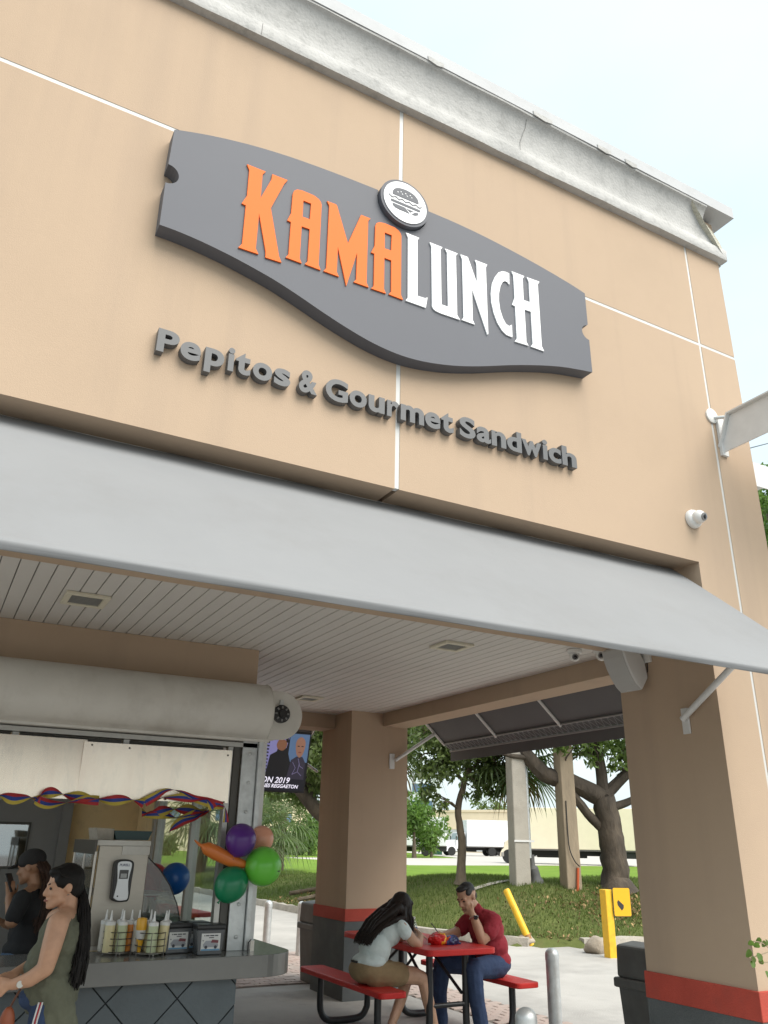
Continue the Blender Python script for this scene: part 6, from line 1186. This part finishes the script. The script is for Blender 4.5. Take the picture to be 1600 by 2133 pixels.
tree('tree', B, 'tall tree whose leaves show past the right edge of the building', [([B, (23.95, 16.3, 4.0), (23.85, 16.25, 8.0), (23.9, 16.3, 12.0)], .22, .09), ([(23.9, 16.28, 9.5), (23.1, 15.7, 10.9), (22.3, 15.25, 11.6)], .07, .02), ([(23.9, 16.28, 9.0), (24.8, 16.6, 10.8), (25.6, 16.9, 11.8)], .08, .03)],
     [((22.25, 15.2, 12.0), .5), ((22.35, 15.25, 11.35), .36), ((22.45, 15.3, 10.85), .2), ((23.3, 15.8, 12.0), .9), ((24.0, 16.4, 13.2), 1.4), ((25.2, 16.8, 12.0), 1.3), ((23.8, 16.2, 11.0), 1.0)], 7000, .17, LEAFL, BARK, 'trees on the berm', 88, .2, .1)
# climbing plant in front of the right pillar
t = thing('climbing_plant', (4.9, 3.45, .9), 'thin climbing plant with small round leaves in front of the right pillar', 'plant')
b = MB()
for pth in ([(4.85, 3.48, .85), (4.72, 3.44, 1.12), (4.60, 3.42, 1.10), (4.48, 3.42, 1.08), (4.42, 3.43, 1.07)], [(4.60, 3.42, 1.10), (4.52, 3.41, 1.14), (4.46, 3.42, 1.15)], [(4.78, 3.45, 1.0), (4.62, 3.42, 1.04), (4.5, 3.42, 1.045)], [(4.85, 3.46, .9), (4.7, 3.43, .97), (4.55, 3.42, .96)], [(4.88, 3.47, -.01), (4.90, 3.46, .3), (4.87, 3.47, .6), (4.85, 3.48, .87)]): b.tube([(q[0] - .25, q[1], q[2]) for q in smooth_line(pth, 3)], .0032, 5)
b.obj('stem', mat('stem', (.30, .24, .16), .8), t, smooth=True)
rr = random.Random(8)
for (x, y, z) in [(4.44, 3.42, 1.14), (4.47, 3.41, 1.13), (4.50, 3.42, 1.15), (4.53, 3.41, 1.135), (4.42, 3.43, 1.09), (4.44, 3.42, 1.06), (4.48, 3.41, 1.075), (4.50, 3.42, 1.05), (4.43, 3.42, 1.04), (4.57, 3.42, 1.14), (4.54, 3.42, .985), (4.57, 3.41, .965), (4.62, 3.42, 1.15)]:
    d = Vector((rr.uniform(-.6, .2), rr.uniform(-.9, -.3), rr.uniform(-.7, .3))).normalized(); q = d.to_track_quat('Z', 'Y').to_matrix().to_4x4(); r = rr.uniform(.014, .022)
    x -= .25; V = [(r * math.cos(a) * .9, r * math.sin(a) * 1.15, .004 * math.cos(2 * a)) for a in [i * math.pi / 5 for i in range(10)]] + [(0, 0, -.004)]
    MB().add(V, [(i, (i + 1) % 10, 10) for i in range(10)]).xf(Matrix.Translation((x, y, z)) @ q).obj('leaf', LEAFL if rr.random() < .5 else LEAF, t, smooth=True)

# grass blades and leaf litter on the berm
r = np.random.default_rng(5); N = 260000
gx_ = r.uniform(8.4, 21, N); gy_ = r.uniform(11.8, 34, N); s_ = kerb_dist(gx_, gy_); k_ = (s_ > .12) & (s_ < 5.2) & (r.random(N) < np.where(gy_ > 20, .55, 1)); gx_, gy_ = gx_[k_], gy_[k_]; gz_ = terrain(gx_, gy_); n = len(gx_)
pat = .5 + .5 * np.sin(gx_ * .9 + 1.3 * np.sin(gy_ * .7)) * np.cos(gy_ * 1.1 + .5 * gx_)
keep = r.random(n) < .35 + .65 * pat; gx_, gy_, gz_ = gx_[keep], gy_[keep], gz_[keep]; n = len(gx_)
a = r.uniform(0, 2 * np.pi, n); h = r.uniform(.035, .10, n); wd = r.uniform(.006, .012, n); lx, ly = r.normal(scale=.03, size=n), r.normal(scale=.03, size=n)
V = np.stack([np.stack([gx_ - np.cos(a) * wd, gy_ - np.sin(a) * wd, gz_ - .01], -1), np.stack([gx_ + np.cos(a) * wd, gy_ + np.sin(a) * wd, gz_ - .01], -1), np.stack([gx_ + lx, gy_ + ly, gz_ + h], -1)], 1).reshape(-1, 3)
me = bpy.data.meshes.new('grass'); me.vertices.add(3 * n); me.vertices.foreach_set('co', V.astype(np.float32).ravel()); me.loops.add(3 * n); me.loops.foreach_set('vertex_index', np.arange(3 * n, dtype=np.int32)); me.polygons.add(n); me.polygons.foreach_set('loop_start', (np.arange(n) * 3).astype(np.int32)); me.polygons.foreach_set('loop_total', np.full(n, 3, np.int32)); me.update()
link('grass', me, mat('grass blade', (.115, .15, .04), .75, island=.45, trans=(.14, .22, .04)), label='short patchy grass growing on the berm', cat='grass', kind='stuff')
P = []
for cx, cy_, n_, sp in ((13.3, 13.7, 1600, .9), (9.9, 21.6, 900, 1.1), (10.1, 12.5, 160, .5), (12.0, 14.0, 160, 1.4)):
    q = np.stack([r.normal(cx, sp, n_), r.normal(cy_, sp * .55, n_)], -1); q = q[kerb_dist(q[:, 0], q[:, 1]) > .05]; P.append(np.column_stack([q, terrain(q[:, 0], q[:, 1]) + .015]))
link('leaf_litter', leaves_mesh('leaf_litter', np.concatenate(P), .085, 77, up_bias=3.0), mat('dead leaf', (.26, .17, .08), .9, island=.5), label='scatter of dead brown leaves under the berm trees', cat='leaves', kind='stuff')

# ================================================================== POLES
def pole(loc, w0, w1, h, label, m, rz):
    t = thing('concrete_pole', loc, label, 'pole', 'square utility poles on the berm', local=True); t.rotation_euler = (0, 0, rz)
    V = [(sx * w0 / 2, sy * w0 / 2, -.2) for sx, sy in ((-1, -1), (1, -1), (1, 1), (-1, 1))] + [(sx * w1 / 2, sy * w1 / 2, h) for sx, sy in ((-1, -1), (1, -1), (1, 1), (-1, 1))]
    MB().add(V, [(0, 1, 2, 3), (4, 5, 6, 7), (0, 1, 5, 4), (1, 2, 6, 5), (2, 3, 7, 6), (3, 0, 4, 7)]).obj('shaft', m, t, bevel=.025); return t
PC = mat('pole concrete', (.40, .37, .32), .9, var=.10, vscale=2, bump=.3, bscale=40, dirt=((.26, .23, .19), .6, 1.5)); PW = mat('weathered pole', (.30, .24, .17), .95, var=.25, vscale=2.5, stretch=(1, 1, .25), bump=.5, bscale=30, dirt=((.16, .12, .08), .6, 1.5))
rzp = math.atan2(-.479, .878) + .3
p1 = pole(at_z(12.02, 15.70), .37, .30, 9.5, 'pale concrete pole with a grey conduit down its right side', PC, rzp)
for dx in (.0, .075): MB().tube([(.235 + dx * .6, -.06 + dx, .55), (.225 + dx * .6, -.06 + dx, 5.0)], .036, 10).obj('conduit', GALV, p1, smooth=True)
MB().tube(smooth_line([(.30, -.02, .62), (.31, -.02, .4), (.38, -.02, .15), (.42, -.02, -.1)], 4), [.06] * 5 + [.11] * 4 + [.15] * 4, 14).obj('conduit_boot', mat('boot grey', (.13, .13, .13), .7, var=.15, vscale=8), p1, smooth=True)
for z in (.88, 3.45): MB().box(-.20, .29, -.205, -.195, z, z + .04).obj('strap', WHITEMET, p1)
p2_ = pole(at_z(12.88, 15.02), .36, .29, 9.0, 'brown weathered pole with a cable and an orange marker tube', PW, rzp)
MB().tube(smooth_line([(-.10, -.19, 1.8), (-.11, -.20, 1.2), (-.10, -.22, .8), (.0, -.24, .55), (.12, -.22, .45)], 4), .012, 6).obj('cable', BLACKP, p2_, smooth=True)
MB().tube([(.02, -.24, -.05), (.08, -.21, .42)], .03, 8).obj('marker_tube', mat('marker orange', (.45, .08, .02), .6), p2_, smooth=True)

# ================================================================== TRUCKS
def wheel(t, x, y, r=.5, wd=.28):
    w_ = MB().lathe([(r * .62, -wd / 2), (r * .95, -wd / 2), (r, -wd / 3), (r, wd / 3), (r * .95, wd / 2), (r * .62, wd / 2)], (0, 0, 0), 24, axis='y').xf(Matrix.Translation((x, y, r))).obj('wheel', DARKRUB, t, smooth=True)
    MB().lathe([(r * .62, -wd * .30), (r * .5, -wd * .36), (r * .3, -wd * .2), (r * .22, -wd * .5), (.0001, -wd * .5)], (0, 0, 0), 20, axis='y').xf(Matrix.Translation((x, y, r)) @ (Matrix.Rotation(math.pi, 4, 'Z') if y > 0 else Matrix.Identity(4))).obj('rim', WHITEMET, w_, smooth=True)
def truck(loc, rz, label, body, box_len, boxm, stripe=False, bl=1.2):
    """local frame: +x forward, y across; rear axle at x=0"""
    t = thing('box_truck', loc, label, 'truck', 'parked box trucks', local=True); t.rotation_euler = (0, 0, rz); zb = 1.05; x0 = -2.3; x1 = x0 + box_len
    bx = MB().box(x0, x1, -1.24, 1.24, zb, zb + 2.95).obj('cargo_box', boxm, t, bevel=.04)
    for x in np.arange(x0 + .6, x1, .9): MB().box(x, x + .02, -1.245, -1.239, zb + .1, zb + 2.85).obj('rib', boxm, bx)
    MB().box(x0, x1, -1.25, 1.25, zb - .09, zb - .002).obj('sill', mat('sill dark', (.10, .09, .085), .6), bx)
    if stripe:
        for i, x in enumerate(np.arange(x0 + .1, x1 - .3, .36)): MB().box(x, x + .18, -1.253, -1.2405, zb + .02, zb + .09).obj('reflector', mat('reflector red', (.5, .03, .03), .5), bx)
    MB().box(x0, x1 + 2.2, -.45, .45, .62, zb - .1).obj('chassis', DARKRUB, t)
    MB().box(1.4, x1 - .5, -1.1, -.5, .45, .9).obj('tank', mat('tank', (.05, .05, .05), .5), t, bevel=.05); MB().box(-2.25, -1.2, -1.15, 1.15, .5, .95).obj('lift_frame', DARKRUB, t)
    c0 = x1 + .12
    MB().prism([[(c0, .75), (c0 + 1.25, .75), (c0 + 1.25, 1.75), (c0 + 1.0, 2.55), (c0, 2.62)]], -1.05, 1.05, 'y').obj('cab', body, t, bevel=.05)
    MB().prism([[(c0 + 1.252, .75), (c0 + 1.25 + bl, .75), (c0 + 1.3 + bl, 1.2), (c0 + 1.18 + bl, 1.55), (c0 + 1.252, 1.78)]], -.95, .95, 'y').obj('bonnet', body, t, bevel=.06)
    MB().prism([[(c0 + 1.26, 1.80), (c0 + 1.02, 2.50), (c0 + 1.05, 2.50), (c0 + 1.29, 1.80)]], -.95, .95, 'y').obj('windscreen', mat('cab glass', (.12, .2, .2), .1), t)
    for sy in (-1, 1): MB().prism([[(c0 + .30, 1.75), (c0 + 1.12, 1.75), (c0 + .95, 2.40), (c0 + .30, 2.40)]], sy * 1.052, sy * 1.06, 'y').obj('side_window', mat('cab glass', (.12, .2, .2), .1), t)
    MB().box(c0 + 1.24 + bl, c0 + 1.30 + bl, -.6, .6, .95, 1.48).obj('grille', mat('grille grey', (.25, .25, .25), .4), t)
    for sy in (-.78, .78): MB().box(c0 + 1.22 + bl, c0 + 1.29 + bl, sy - .12, sy + .12, 1.05, 1.25).obj('headlight', WHITEMET, t)
    MB().box(c0 + 1.26 + bl, c0 + 1.46 + bl, -1.18, 1.18, .48, .78).obj('bumper', mat('bumper', (.30, .28, .26), .5), t, bevel=.03)
    for sy in (-1, 1):
        MB().prism([arc((c0 + 1.15 + bl * .5, .5), .68, 0, 180, 12)], sy * .82, sy * 1.12, 'y').obj('fender', body, t)
        wheel(t, 0, sy * 1.0, .5, .5); wheel(t, c0 + 1.15 + bl * .5, sy * 1.0, .5)
        MB().box(c0 + 1.15, c0 + 1.25, sy * 1.32 - .05, sy * 1.32 + .05, 1.7, 2.2).obj('mirror', BLACKP, t)
    MB().tube([(c0 + .1, -.95, .68), (c0 + .95, -.95, .68)], .26, 14).obj('fuel_tank', mat('tank alloy', (.5, .5, .48), .35, .8), t, smooth=True)
    return t
rt = math.atan2(.67, -.74)
tk = truck((46.4, 49.9, .325), rt, 'big cream box truck behind the poles and the thick tree', TRUCKC, 8.0, TRUCKC, bl=.5)
MB().tube([(-.9, -1.26, 3.2), (-2.3, -1.26, 2.0)], .06, 6).obj('strap', mat('orange strap', (.62, .30, .04), .6), tk)
truck((61.5, 86.2, .325), math.atan2(.30, -.95), 'white box truck parked behind the slender tree', TRUCKW, 5.4, TRUCKW, stripe=True)
truck((50.4, 82.6, .325), math.atan2(.55, -.83), 'white box truck mostly hidden behind the middle pillar', TRUCKW, 6.6, TRUCKW, stripe=True)
truck((70.5, 88.5, .325), math.atan2(.30, -.95), 'white box truck parked just behind the striped white one', TRUCKW, 5.6, TRUCKW)
t = thing('dumpster', (59.0, 95.0, .3), 'green metal dumpster shed left of the white truck', 'dumpster')
gm = mat('dumpster green', (.02, .09, .045), .6, var=.1, vscale=2)
Mg = Matrix.Translation((58.2, 94.0, .32)) @ Matrix.Rotation(math.atan2(-.53, .85), 4, 'Z')
MB().box(-1.3, 1.3, -1, 1, 0, 1.7).xf(Mg).obj('container', gm, t, bevel=.04); MB().prism([[(-1.35, 1.71), (1.35, 1.71), (.6, 2.25), (-1.35, 2.05)]], -1.05, 1.05, 'y').xf(Mg).obj('lid', gm, t)
for x in (-.9, 0, .9): MB().box(x - .04, x + .04, -1.05, -1.001, .05, 1.65).xf(Mg).obj('rib', gm, t)

# ================================================================== FAR BUILDINGS
def block(name, A, Bp, h, dep, label, m, openings, z0=.3, par=.35):
    A, Bp = Vector((*A, 0)), Vector((*Bp, 0)); d = (Bp - A); L = d.length; t = thing(name, (A.x, A.y, z0), label, 'building', local=True); t.rotation_euler = (0, 0, math.atan2(d.y, d.x))
    MB().box(0, L, 0, dep, -.3, h - z0).obj('wall', m, t); MB().box(-.15, L + .15, -.15, dep, h - z0 + .002, h - z0 + par).obj('parapet', m, t)
    for x0, x1, z0_, z1_, nm, mm in openings:
        o = MB().box(x0, x1, -.06, -.005, z0_, z1_).obj(nm, mm, t); MB().box(x0 - .12, x1 + .12, -.12, -.004, z1_ + .003, z1_ + .15).obj('head_trim', m, o)
    return t
LGR = mat('dock door', (.5, .52, .53), .6, var=.06, vscale=.8)
block('warehouse', (.515 * 150, .857 * 150), (.72 * 140, .69 * 140), 6.7, 30, 'long cream warehouse behind the trucks', WAREH, [(x, x + 3.0, .2, 3.6, 'dock_door', LGR) for x in (4, 9, 14, 19, 26, 31)] + [(x, x + 1.2, 4.4, 5.0, 'window', WINDARK) for x in (7, 17, 24, 30)])
block('office_building', (.20 * 95, .98 * 95), (.40 * 118, .916 * 118), 8.5, 20, 'cream building with a blue-grey band beyond the far lawn', WAREH, [(x, x + 2.2, 3.4, 4.6, 'window', mat('blue band', (.10, .16, .26), .4)) for x in (2, 6, 10, 14, 18, 22, 26)] + [(x, x + 1.6, .3, 2.6, 'window', WINDARK) for x in (4, 12, 20)])
block('tower_building', (.505 * 210, .863 * 210), (.535 * 210, .845 * 210), 17, 12, 'distant pale building with a blue strip right of the middle pillar', mat('pale far wall', (.62, .66, .7), .8), [(.5, 5.5, 13, 15, 'window', mat('blue band', (.10, .16, .26), .4)), (.5, 5.5, 9, 11, 'window', mat('blue band', (.10, .16, .26), .4))])
# overhead wire
tube('overhead_wire', [(13.2, 10.76, 9.36), (22.0, 15.23, 14.01), (46.0, 27.43, 26.72)], .02, BLACKP, label='thin overhead wire right of the building', cat='wire')
for o in bpy.data.objects:
    if '_w' in o: del o['_w']
